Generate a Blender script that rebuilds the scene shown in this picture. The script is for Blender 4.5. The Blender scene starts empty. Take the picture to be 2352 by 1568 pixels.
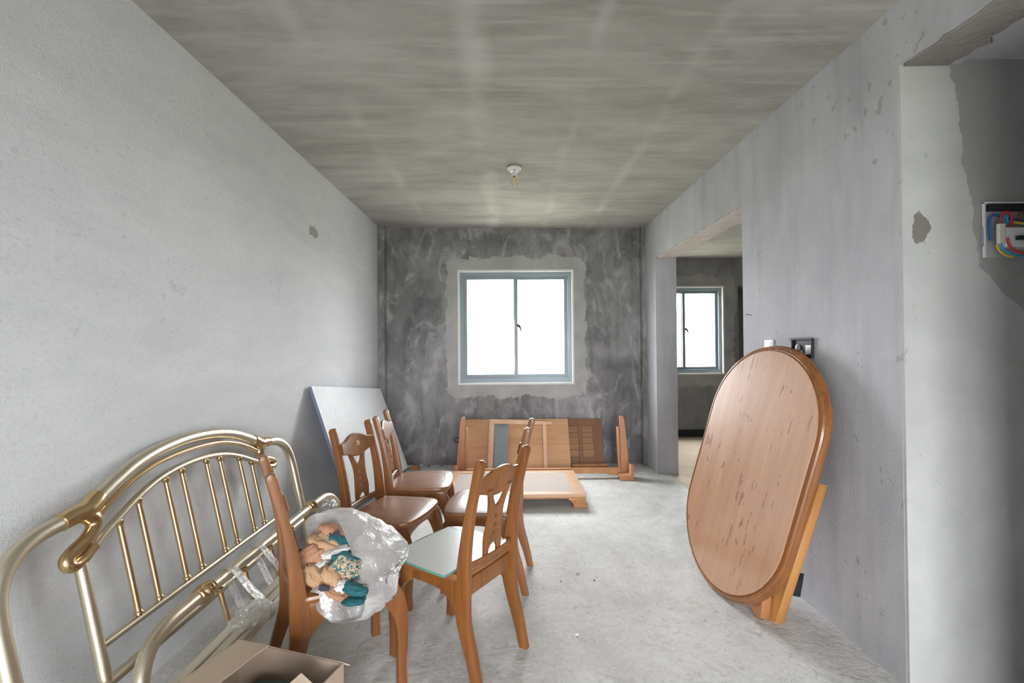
import bpy, bmesh, math, random
from mathutils import Vector, Matrix, noise
random.seed(7)
S = bpy.context.scene
COL = S.collection
PI = math.pi

# ------------------------------------------------------------------ camera
F, EYE = 1060.0, 1.41
yaw, pitch, roll = 6 / F, 12 / F, math.radians(.4)
fw = Vector((math.sin(yaw) * math.cos(pitch), math.cos(yaw) * math.cos(pitch), math.sin(pitch)))
r0 = Vector((math.cos(yaw), -math.sin(yaw), 0)); u0 = r0.cross(fw)
rt = math.cos(roll) * r0 - math.sin(roll) * u0
up = math.cos(roll) * u0 + math.sin(roll) * r0
cd = bpy.data.cameras.new('camera'); cam = bpy.data.objects.new('camera', cd); COL.objects.link(cam)
cd.sensor_width = 36; cd.sensor_fit = 'HORIZONTAL'; cd.lens = F / 2352 * 36; cd.clip_start = .02; cd.clip_end = 600
m = Matrix((rt, up, -fw)).transposed().to_4x4(); m.translation = (0, 0, EYE); cam.matrix_world = m
S.camera = cam
EYEV = Vector((0, 0, EYE))
def ray(x, y): return fw + rt * ((x - 1176) / F) - up * ((y - 784) / F)
def on(x, y, n, k):
    n = Vector(n); d = ray(x, y); return EYEV + d * ((k - n.dot(EYEV)) / n.dot(d))
def atz(x, y, z=0): return on(x, y, (0, 0, 1), z)
def atx(x, y, X): return on(x, y, (1, 0, 0), X)
def aty(x, y, Y): return on(x, y, (0, 1, 0), Y)

# ------------------------------------------------------------------ sky, light, exposure
W = bpy.data.worlds.new('overcast_sky'); S.world = W; W.use_nodes = True
bg = W.node_tree.nodes['Background']; bg.inputs['Color'].default_value = (.93, .965, 1, 1); bg.inputs['Strength'].default_value = 9.0
S.view_settings.view_transform = 'Standard'; S.view_settings.look = 'None'
S.view_settings.exposure = 2.05; S.view_settings.gamma = 1; S.view_settings.use_curve_mapping = False
def portal(name, loc, rot, sx, sy):          # guides sky sampling through a window opening, gives no light of its own
    l = bpy.data.lights.new(name, 'AREA'); l.shape = 'RECTANGLE'; l.size = sx; l.size_y = sy; l.cycles.is_portal = True
    o = bpy.data.objects.new(name, l); COL.objects.link(o); o.location = loc; o.rotation_euler = rot
XL, XR, YB, YF = -1.555, 1.62, 5.55, -2.6
portal('window_sky_portal', (.08, YB + .1, 1.645), (-PI / 2, 0, 0), 1.4, 1.4)
portal('bedroom_window_sky_portal', (2.72, 7.27, 1.65), (-PI / 2, 0, 0), 1.25, 1.4)
portal('balcony_window_sky_portal_offscreen', (.6, YF - .12, 1.15), (PI / 2, 0, 0), 1.5, 2.2)

# ------------------------------------------------------------------ materials
def new_mat(name):
    mt = bpy.data.materials.new(name); mt.use_nodes = True
    nt = mt.node_tree; return mt, nt, nt.nodes['Principled BSDF']
def N(nt, t, **kw):
    n = nt.nodes.new(t)
    for k, v in kw.items():
        if k in n.inputs: n.inputs[k].default_value = v
        else: setattr(n, k, v)
    return n
def L(nt, a, b): nt.links.new(a, b)
def rgb(c): return (c[0], c[1], c[2], 1)
def ramp(nt, src, stops):
    n = nt.nodes.new('ShaderNodeValToRGB'); e = n.color_ramp.elements
    while len(e) < len(stops): e.new(.5)
    for i, (p, c) in enumerate(stops): e[i].position = p; e[i].color = rgb(c) if len(c) == 3 else c
    L(nt, src, n.inputs[0]); return n
def mixc(nt, fac, a, b, mode='MIX'):
    n = nt.nodes.new('ShaderNodeMix'); n.data_type = 'RGBA'; n.blend_type = mode
    if isinstance(fac, (int, float)): n.inputs[0].default_value = fac
    else: L(nt, fac, n.inputs[0])
    for i, s in ((6, a), (7, b)):
        if isinstance(s, (tuple, list)): n.inputs[i].default_value = rgb(s)
        else: L(nt, s, n.inputs[i])
    return n.outputs[2]
def mth(nt, op, a, b=None, clamp=False):
    n = nt.nodes.new('ShaderNodeMath'); n.operation = op; n.use_clamp = clamp
    for i, s in enumerate((a, b)):
        if s is None: continue
        if isinstance(s, (int, float)): n.inputs[i].default_value = s
        else: L(nt, s, n.inputs[i])
    return n.outputs[0]
def coords(nt, scale=(1, 1, 1), rot=(0, 0, 0), loc=(0, 0, 0)):
    tc = nt.nodes.new('ShaderNodeTexCoord'); mp = nt.nodes.new('ShaderNodeMapping')
    mp.inputs['Scale'].default_value = scale; mp.inputs['Rotation'].default_value = rot; mp.inputs['Location'].default_value = loc
    L(nt, tc.outputs['Object'], mp.inputs[0]); return mp.outputs[0]
def plain(name, c, rough=.5, metal=0, coat=0, bump=0, bscale=200):
    mt, nt, b = new_mat(name)
    b.inputs['Base Color'].default_value = rgb(c); b.inputs['Roughness'].default_value = rough; b.inputs['Metallic'].default_value = metal
    b.inputs['Coat Weight'].default_value = coat; b.inputs['Coat Roughness'].default_value = .12
    n = N(nt, 'ShaderNodeTexNoise', Scale=bscale, Detail=3.0); L(nt, coords(nt), n.inputs[0])
    cc = mixc(nt, n.outputs[0], tuple(v * .93 for v in c), tuple(min(1, v * 1.05) for v in c)); L(nt, cc, b.inputs['Base Color'])
    if bump:
        bp = N(nt, 'ShaderNodeBump', Strength=bump, Distance=.002); L(nt, n.outputs[0], bp.inputs['Height']); L(nt, bp.outputs[0], b.inputs['Normal'])
    return mt
def concrete(name, dark, light, scale=1.6, stretch=(1, 1, 1), contrast=(.35, .65), bump=.35, grain=90, streak=.0, spots=.0, rough=.9, rot=(0, 0, 0), extra=None, spot_c=(.12, .12, .13)):
    mt, nt, b = new_mat(name)
    v = coords(nt, stretch, rot); v1 = coords(nt)
    n1 = N(nt, 'ShaderNodeTexNoise', Scale=scale, Detail=9.0, Roughness=.62, Distortion=.6); L(nt, v, n1.inputs[0])
    n2 = N(nt, 'ShaderNodeTexNoise', Scale=scale * 5, Detail=6.0, Roughness=.6); L(nt, v, n2.inputs[0])
    s = mth(nt, 'ADD', mth(nt, 'MULTIPLY', n1.outputs[0], .7), mth(nt, 'MULTIPLY', n2.outputs[0], .3))
    c = ramp(nt, s, [(contrast[0], dark), (contrast[1], light)]).outputs[0]
    if streak:
        vs = coords(nt, (3, 3, .35)); n3 = N(nt, 'ShaderNodeTexNoise', Scale=3.0, Detail=7.0, Roughness=.65); L(nt, vs, n3.inputs[0])
        f = ramp(nt, n3.outputs[0], [(.5, (0, 0, 0)), (.68, (1, 1, 1))]).outputs[0]
        c = mixc(nt, mth(nt, 'MULTIPLY', f, streak), c, tuple(x * .62 for x in dark))
    if spots:
        n4 = N(nt, 'ShaderNodeTexNoise', Scale=17.0, Detail=4.0, Roughness=.55); L(nt, v1, n4.inputs[0])
        n5 = N(nt, 'ShaderNodeTexNoise', Scale=1.3, Detail=2.0); L(nt, v1, n5.inputs[0])
        f = ramp(nt, mth(nt, 'ADD', n4.outputs[0], mth(nt, 'MULTIPLY', n5.outputs[0], .35)), [(.865, (0, 0, 0)), (.9, (1, 1, 1))]).outputs[0]
        c = mixc(nt, mth(nt, 'MULTIPLY', f, spots), c, spot_c)
    if extra: c = extra(nt, v1, c)
    L(nt, c, b.inputs['Base Color']); b.inputs['Roughness'].default_value = rough; b.inputs['Specular IOR Level'].default_value = .25
    g = N(nt, 'ShaderNodeTexNoise', Scale=grain, Detail=5.0, Roughness=.65); L(nt, v1, g.inputs[0])
    h = mth(nt, 'ADD', mth(nt, 'MULTIPLY', g.outputs[0], .45), mth(nt, 'MULTIPLY', n2.outputs[0], .9))
    bp = N(nt, 'ShaderNodeBump', Strength=bump, Distance=.012); L(nt, h, bp.inputs['Height']); L(nt, bp.outputs[0], b.inputs['Normal'])
    return mt
def patch(cx, rx, ax1, cy_, ry, ax2, col, wob=.35):
    """a blotch of bare mortar with an irregular outline, centre (cx, cy_) on axes ax1, ax2"""
    def f(nt, v, c):
        sp = nt.nodes.new('ShaderNodeSeparateXYZ'); L(nt, v, sp.inputs[0])
        a = mth(nt, 'DIVIDE', mth(nt, 'SUBTRACT', sp.outputs[ax1], cx), rx); b2 = mth(nt, 'DIVIDE', mth(nt, 'SUBTRACT', sp.outputs[ax2], cy_), ry)
        d = mth(nt, 'SQRT', mth(nt, 'ADD', mth(nt, 'MULTIPLY', a, a), mth(nt, 'MULTIPLY', b2, b2)))
        n = N(nt, 'ShaderNodeTexNoise', Scale=22.0, Detail=4.0); L(nt, v, n.inputs[0])
        d = mth(nt, 'ADD', d, mth(nt, 'MULTIPLY', mth(nt, 'SUBTRACT', n.outputs[0], .5), wob * 3))
        k = ramp(nt, d, [(.92, (1, 1, 1)), (1, (0, 0, 0))]).outputs[0]
        return mixc(nt, k, c, col)
    return f
def chain(*fs):
    def f(nt, v, c):
        for g in fs: c = g(nt, v, c)
        return c
    return f
def window_surround(cx, cz, hx, hz, wd, col):
    """band of newer render trowelled round a window, ragged outline"""
    def f(nt, v, c):
        sp = nt.nodes.new('ShaderNodeSeparateXYZ'); L(nt, v, sp.inputs[0])
        a = mth(nt, 'SUBTRACT', mth(nt, 'ABSOLUTE', mth(nt, 'SUBTRACT', sp.outputs[0], cx)), hx)
        b2 = mth(nt, 'SUBTRACT', mth(nt, 'ABSOLUTE', mth(nt, 'SUBTRACT', sp.outputs[2], cz)), hz)
        a = mth(nt, 'MAXIMUM', a, 0); b2 = mth(nt, 'MAXIMUM', b2, 0)
        d = mth(nt, 'SQRT', mth(nt, 'ADD', mth(nt, 'MULTIPLY', a, a), mth(nt, 'MULTIPLY', b2, b2)))
        n = N(nt, 'ShaderNodeTexNoise', Scale=4.5, Detail=7.0, Roughness=.65); L(nt, v, n.inputs[0])
        d = mth(nt, 'ADD', d, mth(nt, 'MULTIPLY', mth(nt, 'SUBTRACT', n.outputs[0], .5), wd * 1.7))
        k = ramp(nt, mth(nt, 'DIVIDE', d, wd), [(.94, (1, 1, 1)), (1, (0, 0, 0))]).outputs[0]
        n2 = N(nt, 'ShaderNodeTexNoise', Scale=5.0, Detail=8.0); L(nt, v, n2.inputs[0])
        cc = ramp(nt, n2.outputs[0], [(.35, tuple(x * .8 for x in col)), (.65, col)]).outputs[0]
        return mixc(nt, mth(nt, 'MULTIPLY', k, .85), c, cc)
    return f
def wood(name, dark, light, axis=2, rough=.32, coat=.5, scale=14, stain=0, dust=0):
    mt, nt, b = new_mat(name)
    st = [1.0, 1.0, 1.0]; st[axis] = .07
    v = coords(nt, st)
    n1 = N(nt, 'ShaderNodeTexNoise', Scale=scale, Detail=6.0, Roughness=.6, Distortion=1.2); L(nt, v, n1.inputs[0])
    n2 = N(nt, 'ShaderNodeTexNoise', Scale=scale * 7, Detail=3.0); L(nt, v, n2.inputs[0])
    s = mth(nt, 'ADD', mth(nt, 'MULTIPLY', n1.outputs[0], .75), mth(nt, 'MULTIPLY', n2.outputs[0], .25))
    c = ramp(nt, s, [(.32, dark), (.68, light)]).outputs[0]
    if stain:
        st2 = [1.0, 1.0, 1.0]; st2[axis] = .28
        v2 = coords(nt, st2); n3 = N(nt, 'ShaderNodeTexNoise', Scale=34.0, Detail=3.0, Roughness=.5); L(nt, v2, n3.inputs[0])
        n4 = N(nt, 'ShaderNodeTexNoise', Scale=4.0, Detail=1.0); L(nt, coords(nt), n4.inputs[0])
        f = ramp(nt, mth(nt, 'ADD', n3.outputs[0], mth(nt, 'MULTIPLY', n4.outputs[0], .5)), [(.905, (0, 0, 0)), (.925, (1, 1, 1))]).outputs[0]
        c = mixc(nt, mth(nt, 'MULTIPLY', f, stain), c, (.30, .12, .055))
        b.inputs['Coat IOR'].default_value = 1.9
    L(nt, c, b.inputs['Base Color']); b.inputs['Roughness'].default_value = rough
    b.inputs['Coat Weight'].default_value = coat; b.inputs['Coat Roughness'].default_value = .34 if dust else .2
    if stain: b.inputs['Coat Weight'].default_value = 1; b.inputs['Coat Roughness'].default_value = .15
    if dust:
        n5 = N(nt, 'ShaderNodeTexNoise', Scale=6.0, Detail=4.0); L(nt, coords(nt), n5.inputs[0])
        L(nt, mth(nt, 'ADD', mth(nt, 'MULTIPLY', n5.outputs[0], .15), rough - .07), b.inputs['Roughness'])
    return mt
def glass_thin(name, tint=(1, 1, 1), refl=.08, rough=.02):
    mt, nt, b = new_mat(name); nt.nodes.remove(b); out = nt.nodes['Material Output']
    t = N(nt, 'ShaderNodeBsdfTransparent'); t.inputs[0].default_value = rgb(tint)
    g = N(nt, 'ShaderNodeBsdfGlossy'); g.inputs['Roughness'].default_value = rough
    mx = nt.nodes.new('ShaderNodeMixShader'); mx.inputs[0].default_value = refl
    L(nt, t.outputs[0], mx.inputs[1]); L(nt, g.outputs[0], mx.inputs[2]); L(nt, mx.outputs[0], out.inputs[0]); return mt

WIN = (.08, 1.646, .70, .692)          # centre x, z, half width, half height of the window hole
M = {}
def hall_patch(nt, v, c):
    """older grey plaster beyond the ragged edge of the skim coat"""
    sp = nt.nodes.new('ShaderNodeSeparateXYZ'); L(nt, v, sp.inputs[0])
    n = N(nt, 'ShaderNodeTexNoise', Scale=9.0, Detail=6.0); L(nt, v, n.inputs[0]); w = mth(nt, 'MULTIPLY', mth(nt, 'SUBTRACT', n.outputs[0], .5), .10)
    a = mth(nt, 'SUBTRACT', mth(nt, 'ADD', sp.outputs[0], w), mth(nt, 'ADD', mth(nt, 'MULTIPLY', sp.outputs[2], -.12), 2.14))
    b = mth(nt, 'SUBTRACT', mth(nt, 'ADD', sp.outputs[2], w), mth(nt, 'SUBTRACT', 3.66, sp.outputs[0]))
    k = mth(nt, 'MULTIPLY', mth(nt, 'MINIMUM', a, b), 200, True)
    return mixc(nt, k, c, (.36, .35, .34))
def seams(nt, v, c):
    """faint pale formwork seams along the slab"""
    sp = nt.nodes.new('ShaderNodeSeparateXYZ'); L(nt, v, sp.inputs[0])
    n = N(nt, 'ShaderNodeTexNoise', Scale=3.0, Detail=5.0); L(nt, v, n.inputs[0]); w = mth(nt, 'MULTIPLY', mth(nt, 'SUBTRACT', n.outputs[0], .5), .12)
    for x0, hw, st in ((-.17, .10, .55), (.42, .05, .3), (-.95, .07, .35), (.95, .06, .35)):
        d = mth(nt, 'ABSOLUTE', mth(nt, 'SUBTRACT', mth(nt, 'ADD', sp.outputs[0], w), x0))
        k = ramp(nt, mth(nt, 'DIVIDE', d, hw), [(.2, (1, 1, 1)), (1, (0, 0, 0))]).outputs[0]
        n2 = N(nt, 'ShaderNodeTexNoise', Scale=2.2, Detail=4.0); L(nt, v, n2.inputs[0])
        k2 = ramp(nt, n2.outputs[0], [(.4, (0, 0, 0)), (.65, (1, 1, 1))]).outputs[0]
        c = mixc(nt, mth(nt, 'MULTIPLY', mth(nt, 'MULTIPLY', k, k2), st), c, (.60, .585, .55))
    vs = coords(nt, (.5, 5, 1)); n3 = N(nt, 'ShaderNodeTexNoise', Scale=2.6, Detail=8.0, Roughness=.7); L(nt, vs, n3.inputs[0])
    k = ramp(nt, n3.outputs[0], [(.52, (0, 0, 0)), (.72, (1, 1, 1))]).outputs[0]
    return mixc(nt, mth(nt, 'MULTIPLY', k, .45), c, (.58, .56, .53))
def smears(nt, v, c):
    """pale swirls of cement slurry"""
    n = N(nt, 'ShaderNodeTexNoise', Scale=2.3, Detail=7.0, Roughness=.6, Distortion=1.8); L(nt, coords(nt, (1.5, 1, .8)), n.inputs[0])
    k = ramp(nt, n.outputs[0], [(.53, (0, 0, 0)), (.66, (1, 1, 1))]).outputs[0]
    return mixc(nt, mth(nt, 'MULTIPLY', k, .6), c, (.52, .50, .51))
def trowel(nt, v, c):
    """scuffs, and shading of trowel ridges painted in as dark and pale flecks"""
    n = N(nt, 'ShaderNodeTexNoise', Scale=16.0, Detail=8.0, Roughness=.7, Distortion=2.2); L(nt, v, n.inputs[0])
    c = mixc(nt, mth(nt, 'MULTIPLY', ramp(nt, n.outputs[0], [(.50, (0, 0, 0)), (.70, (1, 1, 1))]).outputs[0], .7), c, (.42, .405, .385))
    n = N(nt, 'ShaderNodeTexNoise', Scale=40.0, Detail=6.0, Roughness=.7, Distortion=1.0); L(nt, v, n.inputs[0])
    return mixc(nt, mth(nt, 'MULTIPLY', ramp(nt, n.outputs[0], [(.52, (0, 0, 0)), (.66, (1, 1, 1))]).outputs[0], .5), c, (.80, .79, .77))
def flecks(nt, v, c):
    n = N(nt, 'ShaderNodeTexNoise', Scale=70.0, Detail=6.0, Roughness=.75); L(nt, coords(nt, (1, .7, 1)), n.inputs[0])
    c = mixc(nt, mth(nt, 'MULTIPLY', ramp(nt, n.outputs[0], [(.52, (0, 0, 0)), (.72, (1, 1, 1))]).outputs[0], .55), c, (.47, .47, .475))
    return patch(3.67, .085, 1, 2.335, .045, 2, (.36, .33, .30), .45)(nt, v, c)
M['left'] = concrete('pale_sprayed_render', (.60, .605, .62), (.72, .72, .725), 1.4, (1, .5, 1.5), bump=.85, grain=110, spots=.35, spot_c=(.45, .45, .45), extra=flecks)
M['back'] = concrete('raw_dark_concrete', (.15, .145, .145), (.39, .375, .38), 1.5, (1.1, 1, .8), (.36, .66), bump=.35, grain=60, streak=.45, extra=chain(smears, window_surround(*WIN, .15, (.52, .51, .49))))
M['right'] = concrete('grey_trowelled_render', (.43, .43, .46), (.56, .555, .58), 1.3, (1, 1, .6), bump=.35, grain=90, streak=.25, spots=.6, spot_c=(.28, .28, .28))
M['pier'] = concrete('pale_skim_render', (.46, .455, .45), (.58, .572, .56), 1.4, bump=.3, grain=80, spots=.4, spot_c=(.3, .3, .3), extra=chain(hall_patch, patch(1.695, .036, 0, 1.89, .07, 2, (.22, .20, .185), .5)))
M['ceil'] = concrete('stained_ceiling_concrete', (.285, .262, .24), (.45, .43, .40), 1.0, (.6, 1.4, 1), (.36, .64), bump=.2, grain=50, extra=seams)
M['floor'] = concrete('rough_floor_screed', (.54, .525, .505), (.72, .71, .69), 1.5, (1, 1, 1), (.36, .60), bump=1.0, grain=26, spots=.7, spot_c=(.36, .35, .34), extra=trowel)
M['floor2'] = concrete('sandy_floor_screed', (.50, .40, .29), (.66, .56, .44), 1.6, bump=.5, grain=40)
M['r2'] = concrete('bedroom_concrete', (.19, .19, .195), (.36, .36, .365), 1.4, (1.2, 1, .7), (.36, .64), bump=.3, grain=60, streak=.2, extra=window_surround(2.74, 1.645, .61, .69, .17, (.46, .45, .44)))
M['dark'] = plain('dark_base_band', (.03, .033, .036), .9)
M['alu'] = plain('grey_blue_aluminium', (.25, .30, .33), .35)
M['white_sill'] = plain('white_reveal_plaster', (.80, .79, .76), .8)
M['glass'] = glass_thin('window_glass')
M['chair'] = wood('amber_chair_wood', (.155, .050, .010), (.30, .110, .023), 2, .36, .4, dust=1)
M['seat'] = wood('amber_seat_wood', (.19, .070, .020), (.34, .140, .045), 1, .40, .7, dust=1)
M['groove'] = plain('dark_groove', (.09, .05, .03), .6)
M['emblem'] = plain('pale_gold_emblem', (.78, .62, .34), .4)
M['table'] = wood('table_top_wood', (.46, .225, .11), (.60, .335, .19), 2, .42, .5, scale=9, stain=.85)
M['tedge'] = wood('table_edge_wood', (.19, .06, .013), (.36, .135, .032), 2, .22, .8)
M['board'] = wood('orange_support_wood', (.50, .22, .06), (.66, .33, .11), 2, .4, .3)
M['ply'] = wood('light_plywood', (.52, .27, .13), (.66, .38, .21), 0, .5, .15)
M['pale_wood'] = wood('pale_frame_wood', (.60, .36, .22), (.74, .50, .34), 2, .45, .2)
M['orange_wood'] = wood('orange_frame_wood', (.42, .17, .06), (.58, .27, .11), 2, .38, .4)
M['brown_wood'] = wood('brown_door_wood', (.17, .075, .032), (.27, .125, .055), 2, .5, .2)
M['knotty'] = wood('knotty_board_wood', (.26, .125, .05), (.40, .21, .09), 0, .5, .2)
M['dusty_wood'] = wood('glossy_pale_frame_wood', (.56, .33, .19), (.70, .46, .30), 0, .35, .8)
M['gloss_panel'] = plain('pale_glossy_panel', (.60, .57, .54), .2, coat=1)
M['grey_panel'] = plain('grey_board', (.22, .25, .27), .5)
M['champ'] = plain('champagne_metal', (.68, .61, .47), .38, 1.0, bump=.05)
M['gold'] = plain('polished_gold_metal', (.68, .49, .27), .24, 1.0)
M['cream'] = plain('cream_painted_steel', (.80, .76, .62), .4)
M['card'] = plain('brown_cardboard', (.42, .31, .235), .85, bump=.1)
M['card_in'] = plain('pale_cardboard', (.56, .44, .33), .85, bump=.1)
M['green'] = plain('dark_green_cloth', (.045, .075, .065), .8, bump=.3)
M['rib_back'] = plain('blue_grey_sheet', (.20, .23, .34), .5)
M['rib'] = plain('white_rib', (.84, .84, .86), .45)
M['porcelain'] = plain('white_plastic', (.82, .82, .82), .35)
M['black'] = plain('black_plastic', (.02, .02, .023), .65)
M['rusty'] = plain('rusty_nail', (.10, .06, .045), .7)
M['tape'] = None
def sheet(name, col, tr, gloss_r=.25, trans=.35, gl=.22):
    mt, nt, b = new_mat(name); nt.nodes.remove(b); out = nt.nodes['Material Output']
    t = N(nt, 'ShaderNodeBsdfTransparent'); d = N(nt, 'ShaderNodeBsdfDiffuse'); d.inputs[0].default_value = rgb(col)
    tl = N(nt, 'ShaderNodeBsdfTranslucent'); tl.inputs[0].default_value = rgb(col)
    g = N(nt, 'ShaderNodeBsdfGlossy'); g.inputs['Roughness'].default_value = gloss_r
    n = N(nt, 'ShaderNodeTexNoise', Scale=28.0, Detail=5.0, Distortion=1.5); L(nt, coords(nt), n.inputs[0])
    bp = N(nt, 'ShaderNodeBump', Strength=.7, Distance=.01); L(nt, n.outputs[0], bp.inputs['Height'])
    L(nt, bp.outputs[0], g.inputs['Normal']); L(nt, bp.outputs[0], d.inputs['Normal'])
    m1 = nt.nodes.new('ShaderNodeMixShader'); m1.inputs[0].default_value = trans; L(nt, d.outputs[0], m1.inputs[1]); L(nt, tl.outputs[0], m1.inputs[2])
    m2 = nt.nodes.new('ShaderNodeMixShader'); m2.inputs[0].default_value = gl; L(nt, m1.outputs[0], m2.inputs[1]); L(nt, g.outputs[0], m2.inputs[2])
    m3 = nt.nodes.new('ShaderNodeMixShader'); m3.inputs[0].default_value = tr; L(nt, m2.outputs[0], m3.inputs[1]); L(nt, t.outputs[0], m3.inputs[2])
    L(nt, m3.outputs[0], out.inputs[0]); return mt
M['bag'] = sheet('milky_plastic_film', (.88, .85, .83), .34)
M['tape'] = sheet('clear_tape', (.85, .85, .83), .42, .12, .3, .45)
M['frost'] = None

# ------------------------------------------------------------------ mesh helpers
def link(name, me, mat, parent=None, smooth=False, angle=None):
    o = bpy.data.objects.new(name, me); COL.objects.link(o)
    if mat is not None:
        me.materials.clear(); me.materials.append(mat)
    if smooth:
        for p in me.polygons: p.use_smooth = True
        if angle: me.set_sharp_from_angle(angle=angle)
    if parent is not None: o.parent = parent
    return o
def fin(bm, name='m'):
    bmesh.ops.recalc_face_normals(bm, faces=bm.faces)
    me = bpy.data.meshes.new(name); bm.to_mesh(me); bm.free(); return me
def thing(name, label, cat, loc=(0, 0, 0), rotz=0, group=None):
    o = bpy.data.objects.new(name, None); COL.objects.link(o); o.empty_display_size = .05
    o.location = loc; o.rotation_euler = (0, 0, rotz); return tag(o, label, cat, group)
def tag(o, label, cat, group=None):
    o['label'] = label; o['category'] = cat
    if group: o['group'] = group
    return o
def struct(o, label=None, cat=None):
    o['kind'] = 'structure'
    if label: o['label'] = label
    if cat: o['category'] = cat
    return o
def box_bm(bm, lo, hi, bev=0):
    g = bmesh.ops.create_cube(bm, size=1)
    for v in g['verts']:
        v.co = Vector(((lo[i] + hi[i]) / 2 + v.co[i] * (hi[i] - lo[i]) for i in range(3)))
    if bev:
        es = {e for v in g['verts'] for e in v.link_edges}
        bmesh.ops.bevel(bm, geom=list(es), offset=bev, segments=2, affect='EDGES', profile=.5)
def box(name, lo, hi, mat, parent=None, bev=0, mtx=None):
    bm = bmesh.new(); box_bm(bm, lo, hi, bev)
    if mtx is not None: bmesh.ops.transform(bm, matrix=mtx, verts=bm.verts)
    return link(name, fin(bm), mat, parent)
def catmull(pts, n=8, closed=False):
    pts = [Vector(p) for p in pts]; out = []; k = len(pts)
    for i in range(k if closed else k - 1):
        if closed: a, b, c, d = (pts[(i + j) % k] for j in (-1, 0, 1, 2))
        else: a, b, c, d = pts[max(i - 1, 0)], pts[i], pts[i + 1], pts[min(i + 2, k - 1)]
        for j in range(n):
            t = j / n
            out.append(.5 * ((2 * b) + (c - a) * t + (2 * a - 5 * b + 4 * c - d) * t * t + (3 * b - a - 3 * c + d) * t ** 3))
    if not closed: out.append(pts[-1])
    return out
def tube_bm(bm, pts, rad, seg=12, caps=True):
    pts = [Vector(p) for p in pts]; rs = rad if isinstance(rad, (list, tuple)) else [rad] * len(pts)
    if len(rs) != len(pts): rs = [rs[min(int(i / (len(pts) - 1) * (len(rs) - 1)), len(rs) - 2)] * (1 - (i / (len(pts) - 1) * (len(rs) - 1)) % 1 if i < len(pts) - 1 else 0) + rs[min(int(i / (len(pts) - 1) * (len(rs) - 1)), len(rs) - 2) + 1] * ((i / (len(pts) - 1) * (len(rs) - 1)) % 1 if i < len(pts) - 1 else 1) for i in range(len(pts))]
    t0 = (pts[1] - pts[0]).normalized(); nrm = t0.orthogonal().normalized(); rings = []
    for i, p in enumerate(pts):
        t = (pts[min(i + 1, len(pts) - 1)] - pts[max(i - 1, 0)]).normalized()
        nrm = (nrm - t * nrm.dot(t)).normalized(); b = t.cross(nrm)
        rings.append([bm.verts.new(p + rs[i] * (math.cos(2 * PI * k / seg) * nrm + math.sin(2 * PI * k / seg) * b)) for k in range(seg)])
    for a, b in zip(rings, rings[1:]):
        for k in range(seg): bm.faces.new((a[k], a[(k + 1) % seg], b[(k + 1) % seg], b[k]))
    if caps: bm.faces.new(rings[0][::-1]); bm.faces.new(rings[-1])
def tube(name, pts, rad, mat, parent=None, seg=12, smooth_path=0):
    if smooth_path: pts = catmull(pts, smooth_path)
    bm = bmesh.new(); tube_bm(bm, pts, rad, seg); return link(name, fin(bm), mat, parent, True, math.radians(50))
def lathe(name, prof, a, b, mat, parent=None, seg=20):
    """profile of (distance along a->b in metres, radius)"""
    a, b = Vector(a), Vector(b); d = (b - a).normalized()
    bm = bmesh.new(); tube_bm(bm, [a + d * s for s, r in prof], [max(r, .0002) for s, r in prof], seg)
    return link(name, fin(bm), mat, parent, True, math.radians(45))
def plate_me(outlines, th, bev, fn):
    """flat outlines (first outer, rest holes) given thickness with eased edges, then fn maps (a, b, c) to xyz"""
    cu = bpy.data.curves.new('tmp', 'CURVE'); cu.dimensions = '2D'; cu.fill_mode = 'BOTH'
    cu.extrude = th / 2 - bev; cu.bevel_depth = bev; cu.bevel_resolution = 1; cu.offset = -bev
    for pts in outlines:
        sp = cu.splines.new('POLY'); sp.points.add(len(pts) - 1)
        for i, p in enumerate(pts): sp.points[i].co = (p[0], p[1], 0, 1)
        sp.use_cyclic_u = True
    o = bpy.data.objects.new('tmp', cu); COL.objects.link(o)
    dg = bpy.context.evaluated_depsgraph_get(); dg.update()
    me = bpy.data.meshes.new_from_object(o.evaluated_get(dg)); bpy.data.objects.remove(o); bpy.data.curves.remove(cu)
    bm = bmesh.new(); bm.from_mesh(me); bpy.data.meshes.remove(me)
    bmesh.ops.remove_doubles(bm, verts=bm.verts, dist=1e-5)
    for v in bm.verts: v.co = Vector(fn(*v.co))
    return fin(bm)
def plate(name, outlines, th, bev, fn, mat, parent=None, smooth=True):
    return link(name, plate_me(outlines, th, bev, fn), mat, parent, smooth, math.radians(35))
def sm2(pts, n=5): return [(v.x, v.y) for v in catmull([(p[0], p[1], 0) for p in pts], n, True)]
def seg2(*runs, n=6):
    """outline from runs of points: each run is smoothed, runs are joined by corners"""
    out = []
    for r in runs:
        if len(r) < 3: out += [tuple(p) for p in r]
        else: out += [(v.x, v.y) for v in catmull([(p[0], p[1], 0) for p in r], n)]
    return out
def circ(x, y, r, n=14): return [(x + r * math.cos(2 * PI * i / n), y + r * math.sin(2 * PI * i / n)) for i in range(n)]
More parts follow.
